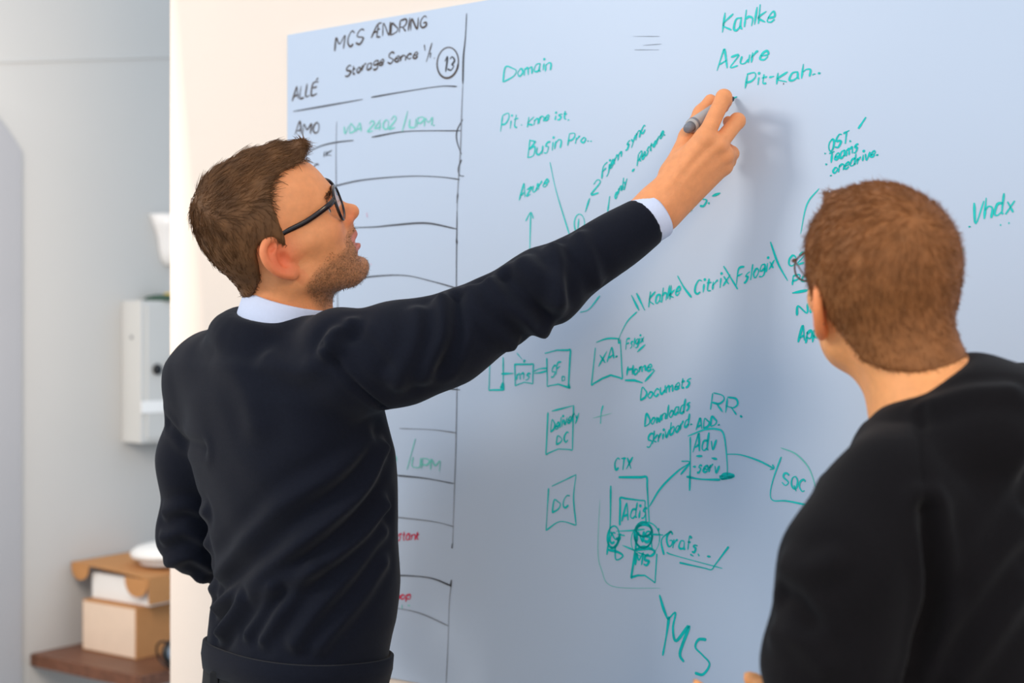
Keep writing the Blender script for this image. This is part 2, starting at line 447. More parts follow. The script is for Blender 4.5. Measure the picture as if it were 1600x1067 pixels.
def ribbon(polys, w, jit=0.0):
    """polylines in photo pixels -> flat ink strokes on the board"""
    V = []; Fq = []
    for pl in polys:
        q = np.array([wall_sz(x, y) for x, y in pl])
        d = np.gradient(q, axis=0); L = np.linalg.norm(d, axis=1)
        if np.linalg.norm(q-q[0], axis=1).max() < 1e-4:            # a dot
            base = len(V)
            for k in range(10):
                a = 2*math.pi*k/10; V.append(wall_pt(q[0, 0]+w*.75*math.cos(a), q[0, 1]+w*.75*math.sin(a), INK))
            Fq.append(tuple(range(base, base+10))); continue
        d /= (L[:, None]+1e-9); nn = np.stack([-d[:, 1], d[:, 0]], 1)
        n = len(q); t = np.linspace(0, 1, n)
        ww = w*(.86+.28*np.sin(t*5+random.random()*6))*np.clip(np.minimum(t, 1-t)*n*.5+.55, 0, 1)
        base = len(V)
        for i in range(n):
            V.append(wall_pt(*(q[i]+nn[i]*ww[i]*.5), INK)); V.append(wall_pt(*(q[i]-nn[i]*ww[i]*.5), INK))
        for i in range(n-1): Fq.append((base+2*i, base+2*i+2, base+2*i+3, base+2*i+1))
    return V, Fq
def ink(name, polys, mat, w=.0026, label=None):
    V, Fq = ribbon(polys, w*1.15)
    o = mesh_py(name, V, Fq, mat, wb)
    if label: o['label'] = label
    return o
CN = dict(teal='teal', teal_mid='teal', teal_pale='pale teal', brown='brown-black', inkblack='black', inkgrey='grey', red='red', blue='blue')
def word(text, x0, y0, x1, y1, h, mat='teal', w=.0026, slant=.12):
    adv = []; x = 0
    for ch in text:
        if ch == ' ': x += 4; adv.append(None); continue
        st = strokes_of(ch); wd = max(p[0] for s in st for p in s)
        adv.append(x+(.6 if wd == 0 else 0)); x += max(wd, 1.2)+1.3
    x -= 1.3; sx = 1.0/max(x, 1)
    polys = []
    for ch, a in zip(text, adv):
        if a is None: continue
        jy = random.uniform(-.4, .4); js = random.uniform(.9, 1.1)
        for st in strokes_of(ch):
            if st[0] == st[-1] and len(set(st)) == 1: st = [st[0]]*3
            pl = catmull([(p[0]+random.uniform(-.22, .22), p[1]+random.uniform(-.25, .25)) if len(set(st)) > 1 else p for p in st], 5)
            out = []
            for gx, gy in pl:
                u = (a+gx)*sx; v = ((gy-2)*js+jy)/7.0*h
                out.append((x0+(x1-x0)*u+slant*v, y0+(y1-y0)*u-v))
            polys.append(out)
    return ink('handwriting', polys, mat, w, '%s handwriting reading %s' % (CN[mat], text))
def line(pts, mat='teal', w=.0026, name='drawn_line', curve=True):
    for p in pts: ink(name, [catmull(p, 7) if curve else np.array(p)], mat, w)
def oval(cx, cy, rx, ry, rot=0, turns=1.0, n=26, ph=0):
    c, s = math.cos(rot), math.sin(rot); out = []
    for i in range(n+1):
        a = ph+2*math.pi*turns*i/n; x = rx*math.cos(a); y = ry*math.sin(a); out.append((cx+x*c-y*s, cy+x*s+y*c))
    return out
def corner(*pts):                       # straight segments that keep their corners
    out = []
    for a, b in zip(pts[:-1], pts[1:]):
        for t in np.linspace(0, 1, 6)[:-1]: out.append((a[0]+(b[0]-a[0])*t, a[1]+(b[1]-a[1])*t))
    out.append(pts[-1]); return out

# black table of the left third
word('MCS', 527, 80, 571, 68, 22, 'brown', .0030); word('\u00c6NDRING', 584, 62, 669, 43, 20, 'brown', .0028)
word('Storage', 543, 121, 603, 102, 17, 'brown', .0030); word('Sence', 609, 101, 656, 92, 17, 'brown', .0028)
line([[(667, 71), (668, 80)], [(679, 68), (670, 98)], [(677, 83), (676, 92)], [(682, 92), (683, 92)]], 'brown', .0022)
line([oval(703.5, 99, 16.5, 24, .12, 1.06)], 'brown', .0030, 'drawn_ring'); word('13', 695, 113, 712, 110, 24, 'inkblack', .0028)
word('ALL\u00c9', 461, 158, 500, 147, 21, 'brown', .0028); word('AMO', 465, 212, 501, 208, 17, 'brown', .0028)
word('IK', 509, 246, 522, 243, 10, 'inkblack', .0018); word('NC', 478, 274, 501, 271, 13, 'brown', .0022)
word('VDA', 540, 210, 568, 207, 13, 'teal_pale', .0026); word('2402', 578, 207, 621, 200, 17, 'teal_pale', .0026)
line([[(632, 208), (641, 174)]], 'teal_pale', .0024); word('UPM.', 643, 201, 683, 197, 14, 'teal_pale', .0026)
line([[(733, 22), (731, 60), (728, 90), (727, 132)]], 'inkblack', .0026)
line([[(727, 132), (725, 180), (723, 240), (719, 300), (718, 330)]], 'inkgrey', .0018)
line([[(718, 330), (717, 450), (719, 560), (718, 600)]], 'inkblack', .0016)
line([[(718, 600), (716, 700), (713, 790), (711, 856)]], 'inkgrey', .0016)
line([[(710, 905), (706, 940), (704, 1000), (701, 1066)]], 'inkgrey', .0014)
line([[(711, 848), (710, 856)], [(709, 905), (708, 916)], [(719, 303), (718, 318)], [(717, 372), (718, 382)]], 'inkblack', .0030)
line([[(530, 190), (529, 240), (529, 300), (526, 345)]], 'inkgrey', .0016); line([[(531, 448), (532, 496)]], 'inkgrey', .0020)
line([[(519, 455), (522, 462), (517, 466)]], 'inkblack', .0022)
for pts, w in (([(462, 175), (520, 165), (571, 156)], .0022), ([(584, 153), (630, 145), (690, 136), (718, 136)], .0022), ([(478, 242), (505, 229), (530, 223), (557, 220)], .0020),
               ([(585, 215), (640, 206), (725, 205)], .0022), ([(520, 293), (570, 282), (640, 276), (690, 277), (722, 281)], .0020),
               ([(555, 356), (590, 355), (620, 352), (670, 349), (717, 358)], .0024), ([(545, 437), (600, 431), (640, 431), (680, 440), (716, 450)], .0022),
               ([(698, 606), (723, 609)], .0022), ([(628, 669), (680, 671), (717, 676)], .0016), ([(622, 742), (670, 747), (713, 755)], .0022),
               ([(620, 807), (680, 814), (713, 822)], .0018), ([(616, 898), (650, 899), (680, 903), (708, 914)], .0026), ([(614, 947), (660, 957), (705, 977)], .0018)):
    line([pts], 'inkgrey' if w < .002 else 'inkblack', w)
line([[(727, 187), (718, 205), (718, 222), (725, 242)], [(725, 250), (720, 264), (722, 274), (729, 276)]], 'inkblack', .0020)
line([[(640, 733), (653, 685)]], 'teal_pale', .0024); word('UPM', 648, 729, 690, 735, 15, 'teal_pale', .0026); line([[(622, 712), (624, 720)]], 'teal_pale', .003)
word('enstant', 611, 844, 658, 842, 15, 'red', .0026); word('anop', 610, 937, 645, 935, 14, 'red', .0026)
line([[(618, 890), (628, 878)], [(617, 882), (626, 888)], [(621, 879), (622, 893)]], 'blue', .0040); line([[(632, 944), (632, 951)], [(641, 945), (645, 945)]], 'teal_pale', .002)
line([[(577, 333), (578, 340)], [(583, 412), (584, 414)]], 'pink', .002)

# teal notes
word('D', 790, 129, 810, 122, 26, 'teal_mid', .0026); word('omain', 812, 121, 864, 110, 22, 'teal_mid', .0026)
word('Pit', 786, 207, 812, 199, 25, 'teal_mid', .0024); line([[(818, 196), (819, 196)]], 'teal_mid', .003); word('Knne', 828, 200, 861, 188, 16, 'teal_mid', .0026); word('ist.', 870, 189, 893, 187, 14, 'teal_mid', .0024)
word('Busin', 828, 247, 879, 233, 25, 'teal_mid', .0026); word('Pro..', 891, 228, 928, 221, 17, 'teal_mid', .0024)
word('2', 927, 305, 939, 302, 21, 'teal_mid', .0024); word('Fjern', 944, 279, 974, 246, 19, 'teal', .0024); word('sync', 981, 236, 1011, 206, 20, 'teal', .0024)
word('l', 952, 331, 955, 329, 22, 'teal', .0026); word('only', 964, 312, 982, 290, 18, 'teal', .0026); line([[(991, 269), (995, 264)]], 'teal', .003); word('Restore.', 999, 260, 1042, 211, 17, 'teal', .0024)
word('Azure', 815, 314, 859, 291, 20, 'teal_mid', .0026)
line([[(831, 410), (832, 370), (833, 332)], [(825, 346), (833, 332), (837, 342)]], 'teal_mid', .0020); line([[(863, 254), (873, 300), (894, 369)]], 'teal_mid', .0018)
line([[(908, 342), (906, 364)], oval(909, 350, 8, 15)], 'teal_mid', .0020); line([[(925, 310), (918, 332)]], 'teal', .0026)
word('3', 1049, 346, 1059, 338, 16, 'teal'); word('NPS.', 1071, 336, 1112, 318, 19, 'teal', .0028); line([[(1116, 307), (1129, 302)]], 'teal', .0034)
word('Kahlke', 1132, 53, 1213, 33, 30, 'teal_mid', .0028); word('Azure', 1124, 110, 1203, 93, 26, 'teal_mid', .0028)
word('Pit-', 1168, 140, 1212, 130, 21, 'teal_mid', .0026); word('Kah..', 1217, 132, 1284, 116, 20, 'teal_mid', .0026); line([[(1141, 158), (1155, 152)]], 'teal', .0020)
word('.OST.', 1291, 241, 1332, 221, 19, 'teal', .0026); word('.Teams', 1293, 259, 1343, 236, 18, 'teal', .0026); word('.onedrive.', 1300, 275, 1374, 243, 18, 'teal', .0024)
line([[(1344, 202), (1356, 184)]], 'teal', .0034); word('.', 1516, 355, 1518, 354, 14, 'teal_mid'); word('Vhdx', 1521, 349, 1586, 332, 32, 'teal_mid', .0028)
line([[(1565, 352), (1567, 352)], [(1578, 349), (1580, 349)], [(1508, 391), (1509, 391)]], 'teal_mid', .0024); line([[(1283, 295), (1264, 320), (1254, 366)]], 'teal_mid', .0018)
line([[(990, 461), (1002, 485)], [(998, 458), (1011, 485)]], 'teal', .0030); word('Kahlke', 1017, 480, 1065, 461, 22, 'teal', .0026); line([[(1062, 431), (1072, 449), (1084, 465)]], 'teal', .0028)
word('Citrix', 1086, 463, 1142, 445, 24, 'teal', .0026); line([[(1134, 416), (1156, 452)]], 'teal', .0030); word('Fslogix', 1154, 447, 1212, 419, 24, 'teal', .0026); line([[(1207, 378), (1219, 412), (1234, 439)]], 'teal', .0026)
word('O2', 1233, 417, 1260, 410, 17, 'teal'); word('Pa', 1241, 445, 1266, 438, 16, 'teal'); line([[(1241, 458), (1268, 453)]], 'teal', .0034); word('Ni', 1248, 494, 1271, 488, 17, 'teal', .0034); word('Appo', 1250, 535, 1292, 523, 22, 'teal', .0034)
line([[(999, 487), (984, 502), (973, 523), (970, 534)]], 'teal', .0018); word('Fslgix', 981, 547, 1009, 535, 15, 'teal', .0022); line([[(999, 550), (1012, 538)]], 'teal', .0026)
word('Home.', 983, 588, 1025, 577, 17, 'teal', .0030); line([corner((980, 594), (995, 594), (1008, 598)), [(1011, 596), (1027, 578)]], 'teal', .0030)
word('Documets', 1004, 626, 1082, 602, 19, 'teal', .0028); word('Downloads', 1011, 667, 1081, 640, 20, 'teal', .0028); word('Skrivbord.', 1014, 699, 1084, 662, 19, 'teal', .0028)
word('RR.', 1114, 641, 1163, 651, 25, 'teal', .0026); word('ADD.', 1091, 671, 1127, 664, 15, 'teal', .0028)
line([[(1082, 682), (1082, 720), (1081, 766)]], 'teal', .0028); line([[(1078, 681), (1104, 671), (1123, 670), (1134, 678), (1139, 715), (1140, 743)]], 'teal_mid', .0024); line([[(1076, 744), (1098, 748), (1129, 749)]], 'teal', .0034)
line([[(1127, 743), (1148, 745), (1130, 748), (1150, 743), (1136, 740), (1128, 747)]], 'teal', .0036); word('Adv', 1086, 707, 1121, 702, 26, 'teal', .0030); line([[(1091, 712), (1101, 712)], [(1115, 715), (1124, 717)]], 'teal', .003); word('-serv', 1085, 736, 1126, 738, 19, 'teal', .0030)
line([[(1018, 791), (1036, 762), (1062, 736), (1081, 723)], [(1068, 720), (1081, 722), (1067, 741)]], 'teal', .0026); line([[(1139, 709), (1160, 710), (1188, 719), (1212, 731)], [(1206, 733), (1212, 731), (1210, 725)]], 'teal_mid', .0022)
line([[(1224, 713), (1213, 743), (1207, 768), (1211, 781), (1233, 782), (1272, 790)]], 'teal_mid', .0024); line([[(1223, 699), (1247, 709), (1267, 731), (1278, 762)]], 'teal_pale', .0018); word('SQC', 1224, 756, 1260, 769, 20, 'teal_mid', .0024)
line([corner((769, 569), (768, 609), (790, 609)), [(790, 558), (790, 607)]], 'teal', .0024); line([[(786, 607), (790, 598), (791, 609), (787, 603)], [(787, 584), (806, 583)]], 'teal', .0034)
line([corner((808, 568), (809, 602), (823, 597), (836, 599), (837, 569), (808, 569))], 'teal', .0024); word('ms', 811, 594, 832, 592, 17, 'teal', .0024); line([[(822, 566), (824, 562)]], 'teal', .0050); line([[(811, 551), (820, 562)]], 'teal', .0014)
line([[(838, 580), (847, 576), (859, 575)], [(838, 583), (848, 582), (859, 579)]], 'teal', .0024); line([corner((855, 552), (874, 547), (895, 547), (892, 603)), corner((858, 559), (859, 603), (876, 600), (895, 606))], 'teal', .0026); line([[(892, 600), (894, 606)]], 'teal', .005)
word('SF', 864, 591, 879, 582, 19, 'teal', .0024); line([corner((882, 588), (882, 595), (886, 594), (886, 588), (882, 588))], 'teal', .0018)
line([corner((934, 543), (928, 601), (945, 591), (958, 586), (976, 591), (973, 530))], 'teal', .0024); line([[(935, 535), (952, 529), (972, 529)]], 'teal', .0022); line([[(970, 530), (971, 537)]], 'teal', .004); word('XA.', 939, 572, 968, 557, 20, 'teal', .0026)
line([[(910, 488), (924, 483), (941, 462)]], 'teal_mid', .0020); line([[(866, 642), (901, 633)], corner((860, 644), (857, 709), (876, 701), (898, 702), (900, 634))], 'teal', .0024)
word('Delivery', 864, 675, 907, 655, 18, 'teal', .0026); word('DC', 873, 695, 891, 689, 15, 'teal', .0024); line([[(946, 633), (943, 645), (942, 662)]], 'teal_mid', .0020); line([[(930, 653), (960, 645)]], 'teal_pale', .0010)
line([[(866, 759), (904, 741)], [(904, 741), (900, 777), (904, 820)], corner((861, 762), (857, 828)), [(857, 828), (879, 814), (904, 820)]], 'teal', .0022); word('DC', 867, 800, 892, 790, 20, 'teal', .0026)
word('CTX', 962, 735, 990, 731, 19, 'teal', .0030); line([corner((970, 745), (1014, 745), (1018, 815)), [(958, 758), (957, 822), (952, 866)]], 'teal', .0032); line([corner((972, 820), (973, 777), (1011, 782), (1013, 814))], 'teal', .0030); word('Adis', 975, 813, 1014, 806, 25, 'teal', .0030)
line([oval(962, 838, 9, 17, .1, 1.3), [(954, 858), (970, 862), (977, 868), (966, 873), (965, 850)], [(958, 830), (966, 842), (974, 833)]], 'teal', .0034); word('Cy', 955, 848, 973, 846, 16, 'teal', .0032); line([[(966, 829), (990, 828), (1011, 826)], [(968, 834), (980, 836)], [(976, 851), (1000, 861)]], 'teal_mid', .0022)
line([oval(1009, 835, 14, 20, 0, 1.5), oval(1010, 828, 12, 9, 0, 1.7), corner((998, 832), (997, 858), (1022, 857), (1021, 824)), [(996, 858), (1010, 853), (1026, 860), (1020, 868), (1000, 862)]], 'teal', .0030); word('NS', 999, 846, 1019, 845, 17, 'teal', .0040)
line([oval(1012, 842, 22, 27, .2)], 'teal_mid', .0016); line([corner((996, 860), (990, 901), (1000, 898), (1011, 898), (1027, 909), (1030, 864))], 'teal', .0030); word('MS', 996, 883, 1017, 881, 17, 'teal', .0034)
line([[(1024, 834), (1040, 835)], [(1033, 824), (1032, 830)]], 'teal', .0028); line([[(1053, 829), (1040, 838), (1037, 848), (1041, 866)]], 'teal', .0030); word('Grafs', 1043, 851, 1092, 863, 21, 'teal', .0028); line([[(1082, 865), (1087, 868)], [(1094, 864), (1096, 868)], [(1108, 868), (1114, 869)]], 'teal', .0026)
line([[(1045, 862), (1058, 867), (1132, 887)]], 'teal_mid', .0020); line([corner((1065, 878), (1115, 889), (1142, 853))], 'teal', .0026); line([[(941, 780), (938, 859), (944, 890), (961, 915), (1035, 918)]], 'teal_pale', .0010)
line([[(1034, 928), (1040, 949), (1047, 967)], [(1049, 962), (1045, 990), (1039, 1023)], [(1047, 967), (1059, 956), (1055, 980), (1060, 1000), (1080, 977), (1066, 1018), (1072, 1033)]], 'teal', .0040, 'big_letter_m')
line([[(1107, 998), (1095, 998), (1090, 1010), (1101, 1022), (1112, 1036), (1102, 1052), (1089, 1050)]], 'teal', .0040, 'big_letter_s')
line([[(993, 58), (1034, 58)], [(1008, 72), (1037, 70)], [(995, 79), (1033, 79)]], 'inkgrey', .0007); line([[(1227, 132), (1228, 132)]], 'inkblack', .003)

# ------------------------------------------------------------------ next room: shelf and what stands on it
def bw_frame(px, py, off):            # point at a distance off the grey wall seen at that pixel
    # intersect the pixel's ray with the plane parallel to the wall
    d = P(px, py, 1.0)-np.array([0, 0, ZC]); q = BW0+BN*off-np.array([0, 0, ZC])
    t = (q@BN)/(d@BN); return np.array([0, 0, ZC])+d*t
zs = bw_z(47, 1021)
sh_d = .46
tag(box_obj('wall_shelf', bw_pt(0, zs-.034, 0), BD*1.5, BN*sh_d, UZ*.034, 'wood', None, .003), 'dark brown wooden shelf fixed to the grey wall', 'shelf')
# kraft box: its near corner stands at pixel (213,1032)
def on_plane(px, py, z):
    d = P(px, py, 1.0)-np.array([0, 0, ZC]); t = (z-ZC)/d[2]; return np.array([0, 0, ZC])+d*t
c0 = on_plane(213, 1031, zs); c1 = on_plane(140, 1012, zs)
bh = (1031-950)/F*c0[1]
wl = float((c1-c0)@(-RT)); bl = .20
kb = empty('cardboard_box', tuple(c0)); tag(kb, 'closed brown cardboard box with lit end painted paler standing on the shelf', 'box')
box_obj('carton', c0, BD*bl, -RT*wl, UZ*bh, 'kraft', kb, .0015)
box_obj('lit_end', c0-RT*.004-BD*.0015+UZ*.004, -RT*(wl-.008), BD*.0014, UZ*(bh-.008), 'kraft_lit', kb)  # thin sheet over the lit end, its brightness painted as paler cardboard
# opened mailer box on top
zt = zs+bh+.001
mb = empty('mailer_box', tuple(c0+UZ*bh)); tag(mb, 'white mailer box with raised brown lid lying on the brown box', 'box')
mh = .070
o_ = bw_pt(.150, zt, .318); tw = .245
box_obj('tray', o_, BD*.20, -RT*tw, UZ*mh, 'white', mb, .001)
l0 = bw_pt(.126, zt+mh+.004, .338); lid_w = .318
bm = bmesh.new()
# lid plate bows up a little towards the far end
n = 8; top = []
for i in range(n+1):
    t = i/n; top.append(l0-RT*(lid_w+.01)*t+UZ*(.014*math.sin(t*1.6)+.004))
va = [[bm.verts.new(p+BD*dy+UZ*dz) for p in top] for dy, dz in ((0, 0), (.235, .004), (.235, .008), (0, .004))]
for i in range(n):
    for a, b in ((0, 1), (1, 2), (2, 3), (3, 0)): bm.faces.new((va[a][i], va[b][i], va[b][i+1], va[a][i+1]))
bm.faces.new([va[k][0] for k in range(4)]); bm.faces.new([va[k][n] for k in range(4)])
lid = bm_obj('lid', bm, 'kraft', mb, False)
box_obj('lid_front', l0-UZ*(mh-.006)+RT*.0005, BD*.235, RT*.003, UZ*(mh), 'kraft', mb)
def half_flap(p, u, w, h):            # rounded tuck flap hanging under the lid
    bm = bmesh.new(); pts = [p+u*w*.5*(1-math.cos(a))-UZ*h*math.sin(a)**.8 for a in np.linspace(0, math.pi, 15)]
    f = [bm.verts.new(q) for q in pts]; g = [bm.verts.new(q+BD*.003) for q in pts]
    bm.faces.new(f); bm.faces.new(g[::-1])
    for i in range(len(f)): j = (i+1) % len(f); bm.faces.new((f[i], f[j], g[j], g[i]))
    return bm_obj('tuck_flap', bm, 'kraft', mb)
half_flap(l0+UZ*.004-BD*.001, -RT, .095, .052)
half_flap(top[-1]+RT*.078-UZ*.001, -RT, .076, .042)
# white dome device on the lid
dc = l0+BD*.135-RT*.085+UZ*.018
dm = empty('access_point', tuple(dc)); tag(dm, 'round white domed device lying on the brown lid', 'device')
lathe('foot_ring', [(.055, .006), (.070, .006), (.072, .012), (.070, .026), (.06, .028)], dc, (0, 0, 1), 'white', dm, 40)
lathe('dome', [(.06, .024), (.092, .024), (.098, .032), (.096, .042), (.08, .054), (.05, .062), (.02, .065), (.001, .0655)], dc, (0, 0, 1), 'white', dm, 48)
# green thing peeking out behind, black headset with cable in front
gp = c0+BD*.29+UZ*0; gp[2] = zs
gg = empty('green_bottle', tuple(gp-RT*.02)); tag(gg, 'bright green bottle standing behind the cardboard boxes on shelf', 'bottle')
lathe('bottle_body', [(.02, 0), (.032, .002), (.033, .15), (.026, .18), (.014, .20)], gp-RT*.02+BD*.034, (0, 0, 1), 'green', gg, 24)
lathe('bottle_cap', [(.014, .20), (.016, .202), (.016, .225), (.01, .227)], gp-RT*.02+BD*.034, (0, 0, 1), 'white', gg, 20)
hp = on_plane(262, 1047, zs)
hd = empty('headset', tuple(hp)); tag(hd, 'black headset with looped cable lying beside the brown box', 'headset')
ring = [hp+UZ*(.040+.036*math.sin(a))+RT*(.042*math.cos(a))-BD*(.01*math.sin(a)) for a in np.linspace(0, 2*math.pi, 25)[:-1]]
tube_obj('cable_loop', ring, .0028, 'black', hd, 8, closed=True)
for q, dz in ((BD*.028+RT*.004, .0), (BD*.05+RT*.03, .0)):
    lathe('ear_cup', [(.004, -.012), (.034, -.012), (.039, -.004), (.039, .006), (.030, .012), (.002, .013)], hp+q+UZ*.041, RT*.8-BD*.4+UZ*.2, 'black', hd, 24)
    lathe('ear_pad', [(.002, .012), (.026, .012), (.028, .016), (.018, .023), (.002, .023)], hp+q+UZ*.041, RT*.8-BD*.4+UZ*.2, 'bluegrey', hd, 24)
# wall cabinet
ct = bw_t(190); zc_t = bw_z(190, 470); zc_b = bw_z(190, 691)
cd = .085
cw = .40
wc = empty('wall_cabinet', tuple(bw_pt(ct, zc_b))); tag(wc, 'grey metal wall cabinet with round black lock and white band', 'cabinet')
box_obj('cabinet_body', bw_pt(ct, zc_b, 0), BD*cw, BN*cd, UZ*(zc_t-zc_b), 'cab', wc, .003)
box_obj('door_panel', bw_pt(ct+.020, zc_b+.012, cd-.001), BD*(cw-.03), BN*.006, UZ*(zc_t-zc_b-.024), 'cab', wc, .002)
pk = bw_frame(245, 577, cd+.006)
lathe('keyhole_cover', [(.002, .0), (.016, .0), (.016, .006), (.012, .010), (.002, .011)], pk, BN, 'black', wc, 20)
pk2 = bw_frame(275, 577, cd+.006)
lathe('lock_dial', [(.002, 0), (.036, 0), (.038, .006), (.032, .016), (.012, .02), (.002, .021)], pk2, BN, 'black', wc, 28)
b0 = bw_frame(219, 646, cd+.0062)
bz1 = bw_frame(219, 627, cd+.0062)[2]
box_obj('label_band', b0+BD*.004, BD*(cw-.035), BN*.002, UZ*(bz1-b0[2]), 'cab_white', wc)
pk3 = bw_pt(ct-.0005, bw_z(203, 527), .045)
lathe('side_screw', [(.001, 0), (.006, 0), (.005, .002), (.001, .002)], pk3, -BD, 'pengrey', wc, 12)
# small things on top of the cabinet
tp = bw_pt(ct+.12, zc_t, .045)
kx = empty('key_pouch', tuple(tp)); tag(kx, 'dark green and yellow pouch lying on top of wall cabinet', 'pouch')
lathe('pouch', [(.002, 0), (.052, 0), (.060, .006), (.05, .014), (.025, .020), (.002, .021)], tp, (0, 0, 1), 'dkgreen', kx, 24)
lathe('yellow_tab', [(.002, .0), (.016, .0), (.016, .006), (.002, .008)], tp+BD*.02+UZ*.019, (0, 0, 1), 'yellow', kx, 16)
# half-bowl wall light
sp = bw_pt(bw_t(272), 0, 0); szt = bw_z(215, 333); szb = bw_z(240, 416)
wlmp = empty('wall_light', tuple(bw_pt(bw_t(272), szb))); tag(wlmp, 'white flared bowl wall light above the cabinet', 'wall light')
V = []; Fq = []; hh = szt-szb; nn_ = 24
prof = [(.001, 0), (.030, .004), (.046, .020), (.054, .05), (.060, .085), (.072, .115), (.092, hh)]
prof = [(r, min(h, hh)) for r, h in prof]
for r, h in prof:
    for k in range(nn_+1):
        a = math.pi*k/nn_; V.append(bw_pt(bw_t(270)-math.cos(a)*r*1.0, szb+h*hh/prof[-1][1], math.sin(a)*r*.85))
for i in range(len(prof)-1):
    for k in range(nn_):
        a = i*(nn_+1)+k; Fq.append((a, a+1, a+nn_+2, a+nn_+1))
sb = mesh_py('bowl', V, Fq, 'opal', wlmp, True)
sm = sb.modifiers.new('thick', 'SOLIDIFY'); sm.thickness = .004; sm.offset = -1
box_obj('back_plate', bw_pt(bw_t(270)-.03, szb+.03, .0), BD*.06, BN*.008, UZ*(hh*.6), 'white', wlmp, .002)

# ------------------------------------------------------------------ people
def head_rot(yaw, pitch, roll):
    yaw, pitch, roll = map(math.radians, (yaw, pitch, roll))
    cy, sy, cp, sp, cr, sr = math.cos(yaw), math.sin(yaw), math.cos(pitch), math.sin(pitch), math.cos(roll), math.sin(roll)
    return np.array([[cy, -sy, 0], [sy, cy, 0], [0, 0, 1]]) @ np.array([[cp, 0, -sp], [0, 1, 0], [sp, 0, cp]]) @ np.array([[1, 0, 0], [0, cr, -sr], [0, sr, cr]])
class Head:
    """head frame: x forward, y left, z up, origin midway between the ear canals (metres)"""
    def __init__(s, R, t): s.R = R; s.t = np.asarray(t, float)
    def w(s, p): return s.R @ np.asarray(p, float)+s.t
    def l(s, V): return (V-s.t) @ s.R
def skull(f, h, grow=0.0):
    e = lambda c, r, k: f.ell(h.w(c), np.array(r)+grow, h.R, k)
    e((.007, 0, .046), (.0890, .0745, .083), .01)           # cranium
    e((-.014, 0, .034), (.0690, .0755, .072), .02)          # wide parietal part and occiput
    e((-.026, 0, .066), (.0520, .0640, .058), .02)          # crown
    e((.041, 0, .040), (.060, .062, .066), .03)             # forehead
def build_head(f, h, mouth_open=.5, jw=1.0):
    e = lambda c, r, k=.012, mode='u', R=None: f.ell(h.w(c), r, h.R if R is None else h.R @ R, k, mode)
    c = lambda a, b, r1, r2, k=.012, mode='u': f.cone(h.w(a), h.w(b), r1, r2, k, mode)
    skull(f, h)
    e((.046, 0, -.014), (.050, .056, .062), .03)            # mid face
    for s in (1, -1): e((.030, s*.042*jw, -.024), (.034, .020, .034), .03)
    e((.052, 0, -.058), (.043, .043, .036), .03)            # mouth barrel
    e((.030, 0, -.052), (.050, .051, .034), .03)            # jaw body
    for s in (1, -1):
        c((.004, s*.053*jw, -.046), (.066, s*.023, -.088), .015, .015, .025)      # jaw line
        c((.002, s*.055*jw, -.012), (.006, s*.053*jw, -.048), .013, .014, .02)       # ramus
        e((.064, s*.042*jw, -.008), (.024, .020, .018), .025)                     # cheek
        c((.040, s*.062, -.002), (.004, s*.067, .002), .009, .008, .02)        # cheekbone arch
        c((.076, s*.046, .027), (.092, s*.014, .034), .0085, .0095, .018)      # brow
        e((.095, s*.031, .015), (.018, .018, .0115), .014, 's')                # eye socket
        e((.0745, s*.031, .0155), (.0128, .0135, .0125), .004)                 # eye ball and lids
        c((.083, s*.043, .0185), (.0885, s*.020, .0205), .0026, .0030, .005)   # upper lid
        c((.081, s*.042, .0095), (.0865, s*.021, .0085), .0024, .0026, .006)   # lower lid
    e((.074, 0, -.091), (.020, .022, .017), .02)            # chin
    e((.083, 0, -.0895), (.0135, .017, .0135), .015)
    c((.091, 0, .030), (.099, 0, .008), .0085, .0080, .014)  # nose
    c((.098, 0, .010), (.1145, 0, -.0135), .0080, .0095, .008)
    e((.1150, 0, -.0155), (.0105, .0105, .0095), .008)
    for s in (1, -1):
        e((.1010, s*.0125, -.0190), (.0105, .0065, .0080), .008)
        e((.1060, s*.0065, -.0265), (.0055, .0034, .0040), .004, 's')
    c((.098, 0, -.026), (.0985, 0, -.044), .010, .008, .012)  # philtrum
    for s in (1, -1):                                        # lips
        c((.0985, 0, -.0440), (.0880, s*.0235, -.0515-.002*mouth_open), .0062, .0030, .006)
        c((.0960, 0, -.0605-.0045*mouth_open), (.0870, s*.0220, -.0550-.002*mouth_open), .0068, .0030, .006)
    e((.0975, 0, -.0755), (.012, .018, .0050), .012, 's')     # hollow under the lip
    e((.0985, 0, -.0532-.0018*mouth_open), (.018, .0185, .0042*mouth_open+.0008), .003, 's')   # mouth
